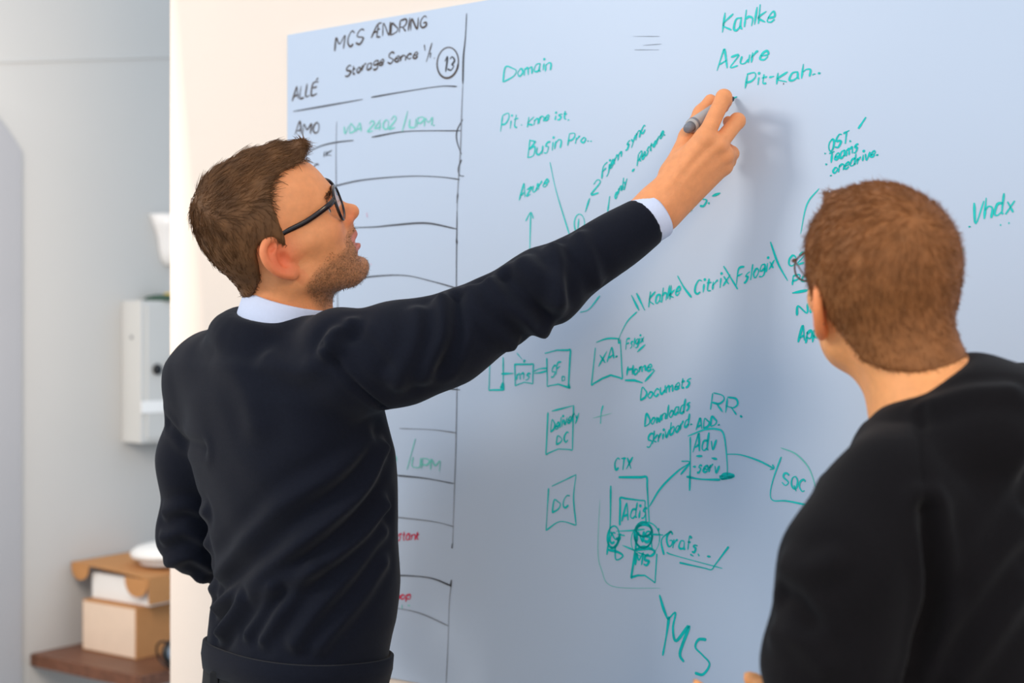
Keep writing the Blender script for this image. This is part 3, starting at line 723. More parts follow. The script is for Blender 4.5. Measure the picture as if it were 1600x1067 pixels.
def ear(f, h, s, fl0=.52, y0=.0715):
    def pt(x, z, o=0.0): return h.w((x, s*(y0+max(0, (.008-x))*fl0+o), z))
    hx = catmull([(.006, .006), (.006, .020), (-.001, .031), (-.012, .033), (-.022, .025), (-.0255, .010), (-.022, -.006), (-.015, -.018), (-.006, -.027)], 3)
    f.chain([pt(x, z, .002) for x, z in hx], np.linspace(.0038, .0050, len(hx)), .004)
    fl = math.atan(fl0)*s
    Rl = np.array([[math.cos(fl), math.sin(fl), 0], [-math.sin(fl), math.cos(fl), 0], [0, 0, 1]])
    f.ell(pt(-.008, .003, -.002), (.0175, .0042, .029), h.R @ Rl, .006)
    ah = catmull([(-.004, .020), (-.011, .017), (-.0155, .006), (-.013, -.008), (-.006, -.015)], 3)
    f.chain([pt(x, z, .0015) for x, z in ah], np.full(len(ah), .0034), .004)
    f.ell(pt(-.003, -.025, .0015), (.0085, .0048, .0105), h.R @ Rl, .006)     # lobe
    f.ell(pt(.0065, -.003, .003), (.0040, .0038, .0060), h.R, .004)         # tragus
    f.ell(pt(-.0035, -.002, .0055), (.0078, .0060, .0110), h.R @ Rl, .004, 's')
    f.ell(pt(-.010, .022, .0045), (.0060, .0040, .0045), h.R @ Rl, .003, 's')
def paint_skin(o, h, V, base, red, stub=None, seed=1):
    """skin, lips, ears and stubble colours held per vertex"""
    l = h.l(V); n = len(V); col = np.tile(np.array(base[:3]), (n, 1)); red = np.array(red[:3])
    def mix(m, c): 
        m = np.clip(m, 0, 1)[:, None]; return col*(1-m)+np.array(c[:3])*m
    x, y, z = l[:, 0], np.abs(l[:, 1]), l[:, 2]
    col = mix(.75*np.exp(-(((x+.008)/.026)**2+((z-.002)/.04)**2))*(y > .0735), red)             # ears
    col = mix(.45*np.exp(-(((x-.112)/.014)**2+((z+.018)/.014)**2)), red)                         # nose
    col = mix(.30*np.exp(-(((x-.075)/.025)**2+((y-.042)/.02)**2+((z+.012)/.02)**2)), red)       # cheeks
    lip = np.exp(-np.maximum(0, np.abs(z+.0550)-.0125)**2/.000004)*np.clip((x-(.0905-.18*np.maximum(0,y-.006)))/.003, 0, 1)*(y < .026)
    if stub is not None:
        r = np.random.default_rng(seed).random(n)
        top = np.where(x > .060, -.0285+0*x, -.028-.35*(.060-x))           # upper border of the beard
        top = np.where((x > .03) & (x <= .082) & (y > .025), -.038-.0*x, top)
        m = np.clip((top-z)/.012, 0, 1)*np.clip((x+.004)/.014, 0, 1)*np.clip((z+.122)/.02, 0, 1)*(.55+.55*r)
        m *= 1-.75*np.clip(np.exp(-((z+.031)/.010)**2-((y-.040)/.014)**2-((x-.075)/.02)**2), 0, 1)
        m *= (x < .13) & (y < .1)
        col = mix(.78*m, stub)
    col = mix(.85*lip, lin(206, 120, 104))
    a = o.data.color_attributes.new('tint', 'FLOAT_COLOR', 'POINT')
    a.data.foreach_set('color', np.concatenate([col, np.ones((n, 1))], 1).astype(np.float32).ravel())
def strands(name, roots, dirs, norms, length, width, mat, parent, seg=4, curl=.25, cling=0.0, seed=3):
    """hair: tapered three-sided strands"""
    r = np.random.default_rng(seed); n = len(roots)
    length = np.broadcast_to(length, n)
    p = roots.copy(); d = dirs.copy(); pts = [p.copy()]
    bend = r.normal(0, 1, (n, 3))*curl
    for i in range(seg):
        d = d+bend*.35/seg+norms*(-cling/seg); d /= np.linalg.norm(d, axis=1)[:, None]
        p = p+d*(length/seg)[:, None]; pts.append(p.copy())
    side = np.cross(dirs, norms); side /= np.linalg.norm(side, axis=1)[:, None]+1e-9
    up = np.cross(side, dirs)
    V = []
    for i, q in enumerate(pts):
        w = width*(1-.80*(i/seg)**1.6)
        for a in (0, 2.094, 4.189): V.append(q+w*(math.cos(a)*side+math.sin(a)*up))
    V = np.stack(V, 1).reshape(-1, 3); m = 3*(seg+1)
    Q = []
    for i in range(seg):
        for k in range(3): Q.append((i*3+k, i*3+(k+1) % 3, i*3+3+(k+1) % 3, i*3+3+k))
    Q = (np.array(Q)[None]+(np.arange(n)*m)[:, None, None]).reshape(-1, 4)
    o = mesh_np(name, V, Q, mat, parent); o['kind'] = 'stuff'; return o
def tang(d, n):
    d = d-n*(d*n).sum(1)[:, None]; return d/(np.linalg.norm(d, axis=1)[:, None]+1e-9)
def ring_band(name, sections, mat, parent, n=48):
    """closed band lofted through rings (centre, axis u, axis v, ru, rv)"""
    V = []
    for c, u, v, ru, rv in sections:
        for k in range(n):
            a = 2*math.pi*k/n; V.append(np.asarray(c)+np.asarray(u)*ru*math.cos(a)+np.asarray(v)*rv*math.sin(a))
    m = len(sections)
    Q = [((i*n+k), (i*n+(k+1) % n), (((i+1) % m)*n+(k+1) % n), (((i+1) % m)*n+k)) for i in range(m) for k in range(n)]
    return mesh_py(name, V, Q, mat, parent, True)
def unit(v): v = np.asarray(v, float); return v/np.linalg.norm(v)
def legs(f, hipL, hipR, zhip, foot_shift, r=.085):
    for hp in (hipL, hipR):
        a = np.array([hp[0], hp[1], zhip]); k = np.array([hp[0]+foot_shift[0]*.5, hp[1]+foot_shift[1]*.5, .50]); b = np.array([hp[0]+foot_shift[0], hp[1]+foot_shift[1], .07])
        f.cone(a, k, r, .062, .03); f.cone(k, b, .064, .050, .02)
def shoe(name, c, fwd, parent):
    f = Field(axis_grid(c[0]-.2, c[0]+.2, .008), axis_grid(c[1]-.2, c[1]+.2, .008), axis_grid(-.01, .13, .008))
    b = np.array([c[0], c[1], .035]); d = np.array([fwd[0], fwd[1], 0])
    f.cone(b-d*.06, b+d*.13, .038, .040, .02); f.cone(b-d*.055+UZ*.0, b-d*.045+UZ*.05, .040, .042, .02)
    f.cut((0, 0, .004), (0, 0, -1), (c[0]-.2, c[1]-.2, -.02), (c[0]+.2, c[1]+.2, .004))
    V, Q = f.mesh(); return mesh_np(name, V, Q, 'shoe', parent)

# ================================================================== the man who writes
FW1 = unit((.77, .63, 0)); LT1 = np.array([-FW1[1], FW1[0], 0])
H1 = Head(head_rot(7, 31, 20), (-.337, 2.0407, ZC+.1402))
man = empty('person', (-.32, 2.10, 0))
tag(man, 'man in dark navy sweater and dark-framed glasses writing on the whiteboard with raised arm', 'person')
# --- arm and hand points
SHR = P(548, 575, 1.955); ELB = P(835, 455, 1.975); WRI = P(1024, 326, 2.030)
MCP = [P(1101, 216, 2.018), P(1122, 227, 2.022), P(1133, 243, 2.034), P(1131, 260, 2.048)]
PIP = [P(1131, 152, 2.032), P(1152, 189, 2.042), P(1143, 240, 2.072), P(1139, 252, 2.080)]
DIP = [P(1133, 158, 2.066), P(1147, 196, 2.072), P(1128, 226, 2.092), P(1122, 244, 2.095)]
TIP = [P(1130, 168, 2.088), P(1138, 190, 2.090), P(1116, 222, 2.088), P(1110, 246, 2.088)]
THB = [P(1052, 272, 2.040), P(1076, 214, 2.060), P(1096, 177, 2.084), P(1110, 157, 2.092)]
xs = axis_grid(-.62, .37, .009, [(-.475, -.185, .0021), (.16, .345, .0018)])
ys = axis_grid(1.86, 2.42, .009, [(1.935, 2.155, .0021)])
zs_ = axis_grid(.02, 1.885, .010, [(1.535, 1.862, .0021)])
f = Field(xs, ys, zs_)
build_head(f, H1, 1.0)
NB1 = P(448, 524, 2.075)                                       # base of the neck
f.cone(H1.w((-.014, 0, -.020)), NB1, .051, .051, .03)
f.cone(H1.w((.010, 0, -.055)), NB1+FW1*.022, .036, .040, .03)
for s in (1, -1): f.cone(H1.w((-.022, s*.052, -.025)), NB1+FW1*.045+LT1*s*.020, .013, .012, .02)
for s in (1, -1): ear(f, H1, s)
# torso, hidden under the sweater
C1 = np.array([-.318, 2.10]); z_hip = .90
f.chain([NB1, np.array([C1[0]-.02, C1[1]-.005, 1.36]), np.array([C1[0], C1[1], 1.10]), np.array([C1[0]-.01, C1[1], z_hip])], [.060, .085, .080, .085], .04)
SHL = P(334, 600, 2.215); ELL = P(303, 838, 2.285); WRL = np.array([-.395, 2.325, 1.075])
f.cone(NB1-UZ*.05, SHR, .06, .045, .03); f.cone(NB1-UZ*.05, SHL, .06, .045, .03)
f.chain([SHR, ELB], [.038, .030], .02); f.chain([SHL, ELL, WRL], [.045, .036, .027], .02)
f.ell(WRL+np.array([.06, -.005, -.03]), (.055, .022, .04), None, .02)
# forearm, palm and five fingers
f.cone(ELB, ELB+(WRI-ELB)*.55, .029, .029, .02); f.cone(ELB+(WRI-ELB)*.55, WRI, .029, .0275, .02)
arm_dir = unit(WRI-ELB)
for i, (m, r0, r1) in enumerate(zip(MCP, (.0175, .0175, .0165, .0150), (.0125, .0128, .0120, .0115))):
    st = WRI+(P(1030+6*i, 306+13*i, 2.030+.004*i)-WRI)*.8
    f.cone(st, m, r0, r1, .016)
f.cone(WRI, P(1085, 262, 2.042), .026, .022, .02)
rad = [(.0124, .0112, .0096, .0084), (.0122, .0114, .0098, .0084), (.0115, .0106, .0092, .0080), (.0105, .0096, .0085, .0074)]
for m, p, d, t, r in zip(MCP, PIP, DIP, TIP, rad):
    f.chain([m, p, d, t], r, .0045)
    f.ell(m+np.array([0, -.004, 0]), (.0105, .0100, .0105), None, .008)
f.chain(THB, (.0185, .0135, .0112, .0094), .008)
f.cone(THB[0], MCP[0], .016, .010, .014)
for i, m in enumerate(MCP):                                   # tendons on the back of the hand
    a0 = WRI+(P(1036+4*i, 300+9*i, 2.008+.005*i)-WRI)*.9; f.cone(a0, m+np.array([0, -.0085, 0]), .0035, .0045, .008)
V, Q = f.mesh(); V = smooth_v(V, Q, 1, .5)
body = mesh_np('body', V, Q, 'skin', man)
paint_skin(body, H1, V, lin(236, 154, 100), lin(228, 100, 66), lin(126, 88, 58), 5)
b1V, b1Q = V, Q
bodybvh = BVHTree.FromPolygons([tuple(v) for v in V], [tuple(map(int, q)) for q in Q])
# --- teeth and eyes
f = Field(*[axis_grid(c-.03, c+.03, .0016) for c in H1.w((.088, 0, -.053))])
f.chain([H1.w((.082, -.018, -.0525)), H1.w((.0935, 0, -.0505)), H1.w((.082, .018, -.0525))], [.0035, .0042, .0035], .003)
V, Q = f.mesh(); mesh_np('teeth', V, Q, 'teeth', man)
for s in (1, -1):
    cc = H1.w((.0775, s*.031, .0145)); o = lathe('eye', [(.0115*math.sin(a)+1e-5, -.0115*math.cos(a)) for a in np.linspace(0, math.pi, 12)], cc, H1.R[:, 0], 'eye', man, 20)
    lathe('iris', [(1e-5, .0112), (.003, .0118), (.0056, .0108), (.006, .0095)], cc, H1.R[:, 0], 'iris', o, 20)
# --- hair: a trimmed cap carrying combed strands
def hair_cap(h, grow, limit, box, step, extra=None):
    lo, hi = box
    f = Field(*[axis_grid(a, b, step) for a, b in zip(lo, hi)])
    skull(f, h, grow)
    if extra: extra(f)
    X, Y, Z = np.meshgrid(*f.ax, indexing='ij'); Pw = np.stack([X, Y, Z], -1).reshape(-1, 3)
    l = h.l(Pw); g = limit(l).reshape(X.shape).astype(np.float32)
    k = .006; hh_ = np.maximum(k-np.abs(f.F-g), 0)/k
    f.F = np.maximum(f.F, g)+hh_*hh_*k*.25
    V, Q = f.mesh(); return smooth_v(V, Q, 2, .5), Q
def limit1(l):
    x, y, z = l[:, 0], np.abs(l[:, 1]), l[:, 2]
    # height of the hair line as a function of x (side view), raised at the temples
    hl = np.interp(x, [-.11, -.085, -.070, -.045, -.037, -.030, -.022, .000, .006, .009, .014, .018, .022, .032, .050, .070, .085, .1],
                      [-.044, -.044, -.040, -.018, .004, .026, .034, .034, .012, .010, .024, .050, .072, .090, .098, .096, .092, .092])
    return hl-z
def quiff(f):
    h = H1
    f.cone(h.w((-.014, 0, -.020)), NB1, .0555, .0545, .03)
    for y in np.linspace(-.046, .046, 7):
        k = 1-(y/.065)**2
        f.chain([h.w((.020, y, .106*k+.012)), h.w((.060, y*.95, .102*k+.010)), h.w((.098, y*.82, .098*k+.010))], [.017, .014, .007], .012)
lo = H1.t-.16; hi = H1.t+.17
HV, HQ = hair_cap(H1, .0060, limit1, (lo, hi), .0030, quiff)
hair = mesh_np('hair', HV, HQ, 'hair1', man)
HN = normals(HV, HQ); l = H1.l(HV); ln = HN @ H1.R
ctr = np.array([.004, 0, .045])
outw = ((l-ctr)*ln).sum(1) > .045
cand = np.nonzero(outw)[0]
r = np.random.default_rng(11); pick = r.choice(cand, 14000); jit = r.normal(0, .0016, (len(pick), 3))
L = l[pick]; NN = ln[pick]
crown = np.array([-.060, 0, .105])
flow = np.where((L[:, [2]] > .075) & (L[:, [0]] > -.05), np.array([1.0, 0, .25]), np.array([-.35, 0, -1.0]))
blend = np.clip((L[:, [2]]-.055)/.05, 0, 1)
flow = np.array([[1.0, 0, .20]])*blend+np.array([[-.45, 0, -1.0]])*(1-blend)
back = np.clip((-L[:, [0]]-.045)/.03, 0, 1); flow = flow*(1-back)+np.array([[.05, 0, -1.0]])*back
D = tang(flow+r.normal(0, .22, flow.shape), NN)
lift = np.where(L[:, 2] > .085, .20, .09)
D = unit_rows = (D+NN*lift[:, None]); D /= np.linalg.norm(D, axis=1)[:, None]
ln_ = np.where(L[:, 2] > .08, .024, np.where(L[:, 2] > .03, .015, .008))*r.uniform(.7, 1.2, len(pick))
ln_ = np.where((L[:, 0] > .06) & (L[:, 2] > .07), ln_*.75, ln_)
strands('hair_strands', H1.t+(L+jit-NN*.002) @ H1.R.T, D @ H1.R.T, NN @ H1.R.T, ln_, .00050, 'hair1', hair, 4, .5, .35)
# --- stubble and eyebrows
BN_ = normals(b1V, b1Q); l = H1.l(b1V); ln = BN_ @ H1.R
x, y, z = l[:, 0], np.abs(l[:, 1]), l[:, 2]
top = np.where(x > .084, -.030, np.where(x > .06, -.040, -.030-.35*(.060-x)))
msk = (z < top) & (z > -.115) & (x > .002) & (x < .13) & ~((np.abs(z+.0550) < .0150) & (y < .025) & (x > .084)) & (ln[:, 2] < .6)
cand = np.nonzero(msk)[0]
if len(cand):
    pick = r.choice(cand, 3600); D = BN_[pick]+r.normal(0, .5, (len(pick), 3))-np.array([0, 0, .5]); D /= np.linalg.norm(D, axis=1)[:, None]
    strands('stubble', b1V[pick]+r.normal(0, .0008, (len(pick), 3)), D, BN_[pick], .0026, .00018, 'hair1', body, 2, .2)
brow = (np.abs(z-(.033+.10*(.03-np.abs(y-.03))*.3)) < .0042) & (x > .070) & (y > .010) & (y < .050)
cand = np.nonzero(brow)[0]
if len(cand):
    pick = r.choice(cand, 500); sg = np.sign(l[pick][:, 1])
    D = (np.stack([-.25+0*sg, sg, .25+0*sg], 1)+r.normal(0, .25, (len(pick), 3))) @ H1.R.T+BN_[pick]*.25; D /= np.linalg.norm(D, axis=1)[:, None]
    strands('eyebrow_hair', b1V[pick], D, BN_[pick], .008, .0003, 'hair1', body, 3, .2)
# --- glasses
gl = empty('glasses', tuple(H1.w((.1, 0, .02)))); setparent(gl, man)
def lens_ring(h, s, cx, cy, cz, rw, rh, n=40, tilt=.16, wrap=.12):
    pts = []
    for k in range(n):
        a = 2*math.pi*k/n; ca, sa = math.cos(a), math.sin(a)
        dy = rw*np.sign(ca)*abs(ca)**.80; dz = rh*np.sign(sa)*abs(sa)**.80
        pts.append(h.w((cx+dz*tilt-abs(cy+dy)*wrap, s*(cy+dy), cz+dz)))
    return np.array(pts)
def spectacles(h, parent, mat, rim, arm, cx=.1065, cy=.0325, cz=.0155, rw=.0255, rh=.0205, tilt=.16, wrap=.12):
    for s in (1, -1):
        rp = lens_ring(h, s, cx, cy, cz, rw, rh, tilt=tilt, wrap=wrap)
        V, Fq = tube(rp, rim, 8, closed=True); mesh_py('rim', V, Fq, mat, parent, True)
        c = rp.mean(0); nrm = unit(np.cross(rp[0]-c, rp[10]-c))
        n = len(rp); V = [p*.985+c*.015+nrm*.0007 for p in rp]+[p*.985+c*.015-nrm*.0007 for p in rp]
        mesh_py('lens', V, [tuple(range(n)), tuple(range(2*n-1, n-1, -1))]+[(i, n+i, n+(i+1) % n, (i+1) % n) for i in range(n)], 'lens', parent)
        hg = (cx-(cy+rw)*wrap-.001, s*(cy+rw+.003), cz+rh*.60)
        path = catmull([(hg[0]+.002, s*(cy+rw-.002), hg[2]), hg, (hg[0]-.012, s*.0705, hg[2]), (.050, s*.0745, hg[2]-.002), (.012, s*.0770, .0300), (-.010, s*.0790, .0270), (-.020, s*.0800, .010), (-.026, s*.079, -.008)], 5)
        V, Fq = tube([h.w(p) for p in path], np.linspace(arm, arm*.75, len(path)), 8, flat=(h.R[:, 1], .45)); mesh_py('temple', V, Fq, mat, parent, True)
    br = [h.w((cx-.0085*wrap-.001+.002*math.cos(t*1.5), .0085*t, cz+.006)) for t in np.linspace(-1, 1, 9)]
    V, Fq = tube(br, rim*1.1, 8); mesh_py('bridge', V, Fq, mat, parent, True)
spectacles(H1, gl, 'frame', .0023, .0044, cx=.1125, rh=.0225, wrap=.26)
for o in gl.children: pass

# --- sweater
st1 = [(ZC-2.1*(py-533.5)/F, P(cx, 0, 2.10)[0], 2.10+dy, a, b) for py, cx, a, b, dy in (
    (1066, 460, .148, .113, 0), (1035, 462, .151, .115, 0), (1015, 464, .152, .116, 0), (960, 472, .158, .117, 0), (900, 476, .160, .116, 0), (800, 467, .172, .120, 0), (700, 453, .184, .124, -.004),
    (620, 440, .184, .118, -.008), (570, 430, .170, .105, -.01), (535, 427, .110, .080, -.01), (518, 432, .075, .070, -.008))]
f = Field(axis_grid(-.63, .27, .0045), axis_grid(1.80, 2.42, .0045), axis_grid(.955, 1.70, .0045))
f.stack(st1, LT1, FW1, .01)
f.cone(NB1-UZ*.040-FW1*.002, P(340, 588, 2.20), .046, .064, .06); f.cone(P(388, 540, 2.11), P(338, 592, 2.19), .040, .052, .06); f.cone(NB1-UZ*.034-FW1*.008, P(530, 553, 1.99), .054, .060, .05)
f.chain([P(545, 566, 1.965), P(628, 552, 1.955), P(700, 530, 1.958), P(845, 453, 1.972), P(1012, 343, 2.026)], [.072, .0665, .0585, .0515, .0375], .025)
f.chain([P(337, 600, 2.205), P(309, 720, 2.255), P(306, 838, 2.285), WRL], [.067, .059, .055, .042], .030)
nk_ax = unit((.27, -.16, 1.0))
nu = unit(np.cross(np.cross(nk_ax, LT1), nk_ax)); nv = np.cross(nk_ax, nu)
NC1 = P(441, 512, 2.070)
ringp = np.array([NC1+nu*.0720*math.cos(a)+nv*.0730*math.sin(a) for a in np.linspace(0, 2*math.pi, 49)[:-1]])
for i in range(0, 48, 2): f.cone(ringp[i]-nk_ax*.006, ringp[(i+2) % 48]-nk_ax*.006, .008, .008, .02); f.cone(ringp[i]-nk_ax*.020+.02*(ringp[i]-NC1), ringp[(i+2) % 48]-nk_ax*.020+.02*(ringp[(i+2) % 48]-NC1), .008, .008, .03)
ep = P(1011, 343, 2.026); f.cut(ep, arm_dir, ep-.09, ep+.09)
V, Q = f.mesh(); V = smooth_v(V, Q, 2, .5)
fold1 = [
 ([(338, 948), (400, 905), (470, 850), (560, 770), (600, 700)], .010, .012), ([(345, 990), (400, 930), (500, 880), (560, 840), (600, 790)], .009, .011),
 ([(340, 900), (380, 850), (440, 790), (520, 740), (580, 690)], .006, .013), ([(350, 988), (365, 960), (380, 935)], .005, .008), ([(385, 990), (410, 950), (430, 920)], .004, .008),
 ([(410, 1000), (450, 940), (490, 890)], .005, .009), ([(460, 1005), (500, 950), (560, 880), (600, 830)], .005, .010), ([(500, 1010), (560, 940), (600, 880)], .004, .010),
 ([(545, 505), (520, 525), (512, 545)], .007, .010), ([(540, 508), (580, 545), (600, 570)], -.004, .010), ([(420, 560), (470, 580), (520, 545)], .004, .014), ([(330, 520), (380, 600), (400, 660)], .004, .02),
 ([(655, 485), (650, 540), (625, 600)], .005, .012), ([(690, 468), (690, 530), (660, 590)], .006, .011), ([(712, 462), (712, 520), (690, 575)], -.005, .010),
 ([(765, 442), (790, 480), (850, 520)], .007, .011), ([(740, 450), (760, 495), (800, 540)], .005, .011), ([(790, 430), (830, 470), (850, 500)], -.006, .010), ([(820, 410), (860, 440), (880, 480)], .005, .012),
 ([(865, 386), (875, 425), (872, 470)], .006, .010), ([(905, 368), (925, 410), (935, 445)], .004, .010),
 ([(262, 660), (290, 690), (318, 700)], -.004, .010), ([(258, 800), (290, 790), (322, 800)], .005, .010), ([(255, 840), (290, 830), (325, 850)], .005, .010), ([(262, 880), (300, 870), (330, 890)], .005, .010), ([(280, 915), (310, 905), (335, 925)], .004, .009),
 ([(507, 540), (540, 585), (580, 622), (628, 652)], -.0035, .0045),
]
V = folds(V, Q, fold1)
V += normals(V, Q)*(np.sin(V[:, 2]*38+V[:, 0]*21)*np.sin(V[:, 0]*33-V[:, 1]*27)*.0016)[:, None]
sw = mesh_np('sweater', V, Q, 'knit', man)
# ribbed hem band, neckline
def stack_ring(st, z, lat, fac, grow, n=72, p=2.4):
    a = np.array(sorted(st)); cx, cy, A, B = (np.interp(z, a[:, 0], a[:, i]) for i in (1, 2, 3, 4)); out = []
    for k in range(n):
        t = 2*math.pi*k/n; ct, s_ = math.cos(t), math.sin(t)
        q = lat*np.sign(ct)*abs(ct)**(2/p)*(A+grow)+fac*np.sign(s_)*abs(s_)**(2/p)*(B+grow)
        out.append(np.array([cx, cy, z])+q)
    return np.array(out)
def band(name, rings, mat, parent):
    n = len(rings[0]); m = len(rings); V = np.concatenate(rings)
    Q = [((i*n+k), (i*n+(k+1) % n), (((i+1) % m)*n+(k+1) % n), (((i+1) % m)*n+k)) for i in range(m) for k in range(n)]
    return mesh_py(name, V, Q, mat, parent, True)
def tilt(ring, dz): ring = ring.copy(); ring[:, 2] += dz*((ring[:, 0]-C1[0])*FW1[0]+(ring[:, 1]-C1[1])*FW1[1])/.12; return ring
zh0 = ZC-2.1*(1053-533.5)/F; zh1 = ZC-2.1*(1008-533.5)/F
band('hem_band', [tilt(stack_ring(st1, max(zh0, st1[0][0]), LT1, FW1, g), -.008) for g in (.001,)]+[tilt(stack_ring(st1, zh0+(zh1-zh0)*t, LT1, FW1, g), -.008) for t, g in ((.02, .005), (.5, .007), (.95, .0055), (1.0, .001))]+[tilt(stack_ring(st1, zh0+.02, LT1, FW1, -.01), -.008)], 'knit', sw)
V, Fq = tube(ringp, .0062, 10, closed=True); mesh_py('neck_rib', V, Fq, 'knit', sw, True)
# --- shirt collar and cuff
nb = NC1+nk_ax*.006
ring_band('shirt_collar', [(nb-nk_ax*.03, nu, nv, .068, .069), (nb, nu, nv, .0678, .0685), (nb+nk_ax*.020, nu, nv, .0660, .0668), (nb+nk_ax*.037, nu, nv, .0640, .0650), (nb+nk_ax*.039, nu, nv, .0625, .0635), (nb+nk_ax*.036, nu, nv, .0610, .0620), (nb+nk_ax*.0, nu, nv, .0620, .063), (nb-nk_ax*.03, nu, nv, .063, .064)], 'shirt', man)
cu = unit(np.cross(arm_dir, UZ)); cv = np.cross(arm_dir, cu)
cb = P(1014, 342, 2.027)
ring_band('shirt_cuff', [(cb-arm_dir*.03, cu, cv, .0350, .0350), (cb, cu, cv, .0362, .0362), (cb+arm_dir*.012, cu, cv, .0365, .0365), (cb+arm_dir*.0150, cu, cv, .0352, .0352), (cb+arm_dir*.0130, cu, cv, .0338, .0338), (cb-arm_dir*.03, cu, cv, .0330, .0330)], 'shirt', man)
# --- trousers and shoes (below the frame)
f = Field(axis_grid(-.58, -.06, .009), axis_grid(1.86, 2.36, .009), axis_grid(.03, 1.03, .009))
sw_x = np.interp(.97, [r_[0] for r_ in sorted(st1)], [r_[1] for r_ in sorted(st1)])
f.stack([(.80, C1[0], C1[1], .165, .115), (.90, C1[0]-.006, C1[1], .165, .118), (1.005, C1[0]-.006, C1[1], .153, .112)], LT1, FW1, .02)
hl = C1+LT1[:2]*.085; hr = C1-LT1[:2]*.085
legs(f, hl, hr, .84, FW1[:2]*.0, .088)
V, Q = f.mesh(); tr = mesh_np('trousers', V, Q, 'trousers', man)
for c in (hl, hr): shoe('shoe', c+FW1[:2]*.03, FW1, man)
blp = stack_ring([(.98, C1[0]-.006, C1[1], .154, .113), (1.0, C1[0]-.006, C1[1], .154, .113)], .985, LT1, FW1, .004)
kk = int(np.argmin(np.abs(800+F*blp[:, 0]/blp[:, 1]-337)+(blp[:, 1] > 2.1)*500))
bp = blp[kk]; box_obj('belt_loop', bp-np.array([.006, .004, .03]), (.012, 0, 0), (0, .008, 0), (0, 0, .05), 'trousers', man, .001)
# --- the marker in his hand
TIPP = P(1146, 153, wall_Y(1146)-.012); TIPP = TIPP+0
BK = P(1073, 202, 2.030); dirp = unit(TIPP-BK); LEN = np.linalg.norm(TIPP-BK)
mk = empty('marker_pen', tuple(BK)); tag(mk, 'grey whiteboard marker with black nib held in raised hand', 'marker')
def mlathe(name, prof, mat): return lathe(name, prof, BK, dirp, mat, mk, 24)
mlathe('barrel', [(.0075, .012), (.0100, .0125), (.0103, .016), (.0103, LEN*.58), (.0098, LEN*.60)], 'penbody')
mlathe('collar', [(.0104, .0165), (.0108, .017), (.0108, .021), (.0104, .0215)], 'pengrey')
mlathe('end_plug', [(.002, -.001), (.0058, 0), (.0072, .003), (.0080, .013)], 'pengrey')
mlathe('grip', [(.0098, LEN*.60), (.0082, LEN*.63), (.0076, LEN*.80), (.0060, LEN*.86)], 'black')
mlathe('nib', [(.0058, LEN*.86), (.0050, LEN*.90), (.0040, LEN*.97), (.0020, LEN)], 'black')

# ================================================================== the man who watches
FW2 = unit((-.66, .75, 0)); LT2 = np.array([-FW2[1], FW2[0], 0])
H2 = Head(head_rot(98, 20, -9), P(1380, 470, 1.62))
man2 = empty('person', (.46, 1.60, 0))
tag(man2, 'man in black jersey with short light brown hair watching the writing, seen from behind', 'person')
NB2 = P(1474, 672, 1.575)
SHL2 = P(1398, 778, 1.485); SHR2 = P(1600, 668, 1.70)
ELL2 = P(1306, 1150, 1.46); WRL2 = P(1262, 1182, 1.56); HNL2 = P(1190, 1156, 1.57)
ELR2 = SHR2+np.array([.05, .0, -.30]); WRR2 = ELR2+np.array([-.12, .06, -.20])
xs = axis_grid(.20, .78, .010, [(.305, .545, .0024)])
ys = axis_grid(1.34, 1.88, .010, [(1.47, 1.71, .0024)])
zs_ = axis_grid(.02, 1.73, .011, [(1.40, 1.70, .0024)])
f = Field(xs, ys, zs_)
build_head(f, H2, .1, .86)
f.cone(H2.w((-.022, 0, -.015)), NB2, .050, .052, .03)
f.cone(H2.w((.015, 0, -.060)), NB2+FW2*.015-UZ*.02, .036, .044, .03)
f.cone(H2.w((-.050, 0, -.030)), NB2-FW2*.012, .034, .040, .03)
ear(f, H2, 1, .50, .067); ear(f, H2, -1, .15, .068)
C2 = np.array([.505, 1.60])
f.chain([NB2, np.array([C2[0], C2[1], 1.25]), np.array([C2[0], C2[1], .92])], [.068, .11, .12], .04)
f.cone(NB2-UZ*.05, SHL2, .06, .045, .03); f.cone(NB2-UZ*.05, SHR2, .06, .045, .03)
f.chain([SHL2, ELL2, WRL2], [.050, .042, .028], .02); f.chain([SHR2, ELR2, WRR2], [.050, .042, .028], .02)
hx = unit(HNL2-WRL2); hz = np.array([0, 0, 1.0]); hy = np.cross(hz, hx)
for wr, hd_ in ((WRL2, hx), (WRR2, unit(WRR2-ELR2))):
    side = unit(np.cross(hd_, UZ)); up = np.cross(side, hd_)
    for i, (o_s, ln2) in enumerate(((.030, .070), (.010, .078), (-.010, .072), (-.028, .058))):
        k0 = wr+hd_*.085+up*o_s*.9
        f.cone(wr+up*o_s*.5, k0, .016, .011, .012)
        k1 = k0+hd_*ln2*.5+side*.008; k2 = k1+hd_*ln2*.30+side*.016; f.chain([k0, k1, k2], [.0105, .0095, .008], .004)
    f.chain([wr+up*.022+hd_*.02, wr+up*.050+hd_*.05+side*.008, wr+up*.058+hd_*.085+side*.014], [.014, .0115, .009], .006)
V, Q = f.mesh(); V = smooth_v(V, Q, 1, .5)
body2 = mesh_np('body', V, Q, 'skin', man2)
paint_skin(body2, H2, V, lin(244, 164, 102), lin(236, 104, 64), None)
def limit2(l):
    x, y, z = l[:, 0], np.abs(l[:, 1]), l[:, 2]
    hl = np.interp(x, [-.11, -.09, -.06, -.036, -.028, -.020, .006, .012, .022, .026, .034, .05, .07, .085, .1],
                      [-.046, -.046, -.044, -.024, -.006, .024, .026, -.004, -.002, .016, .042, .062, .082, .092, .095])
    return hl-z
lo = H2.t-.16; hi = H2.t+.17
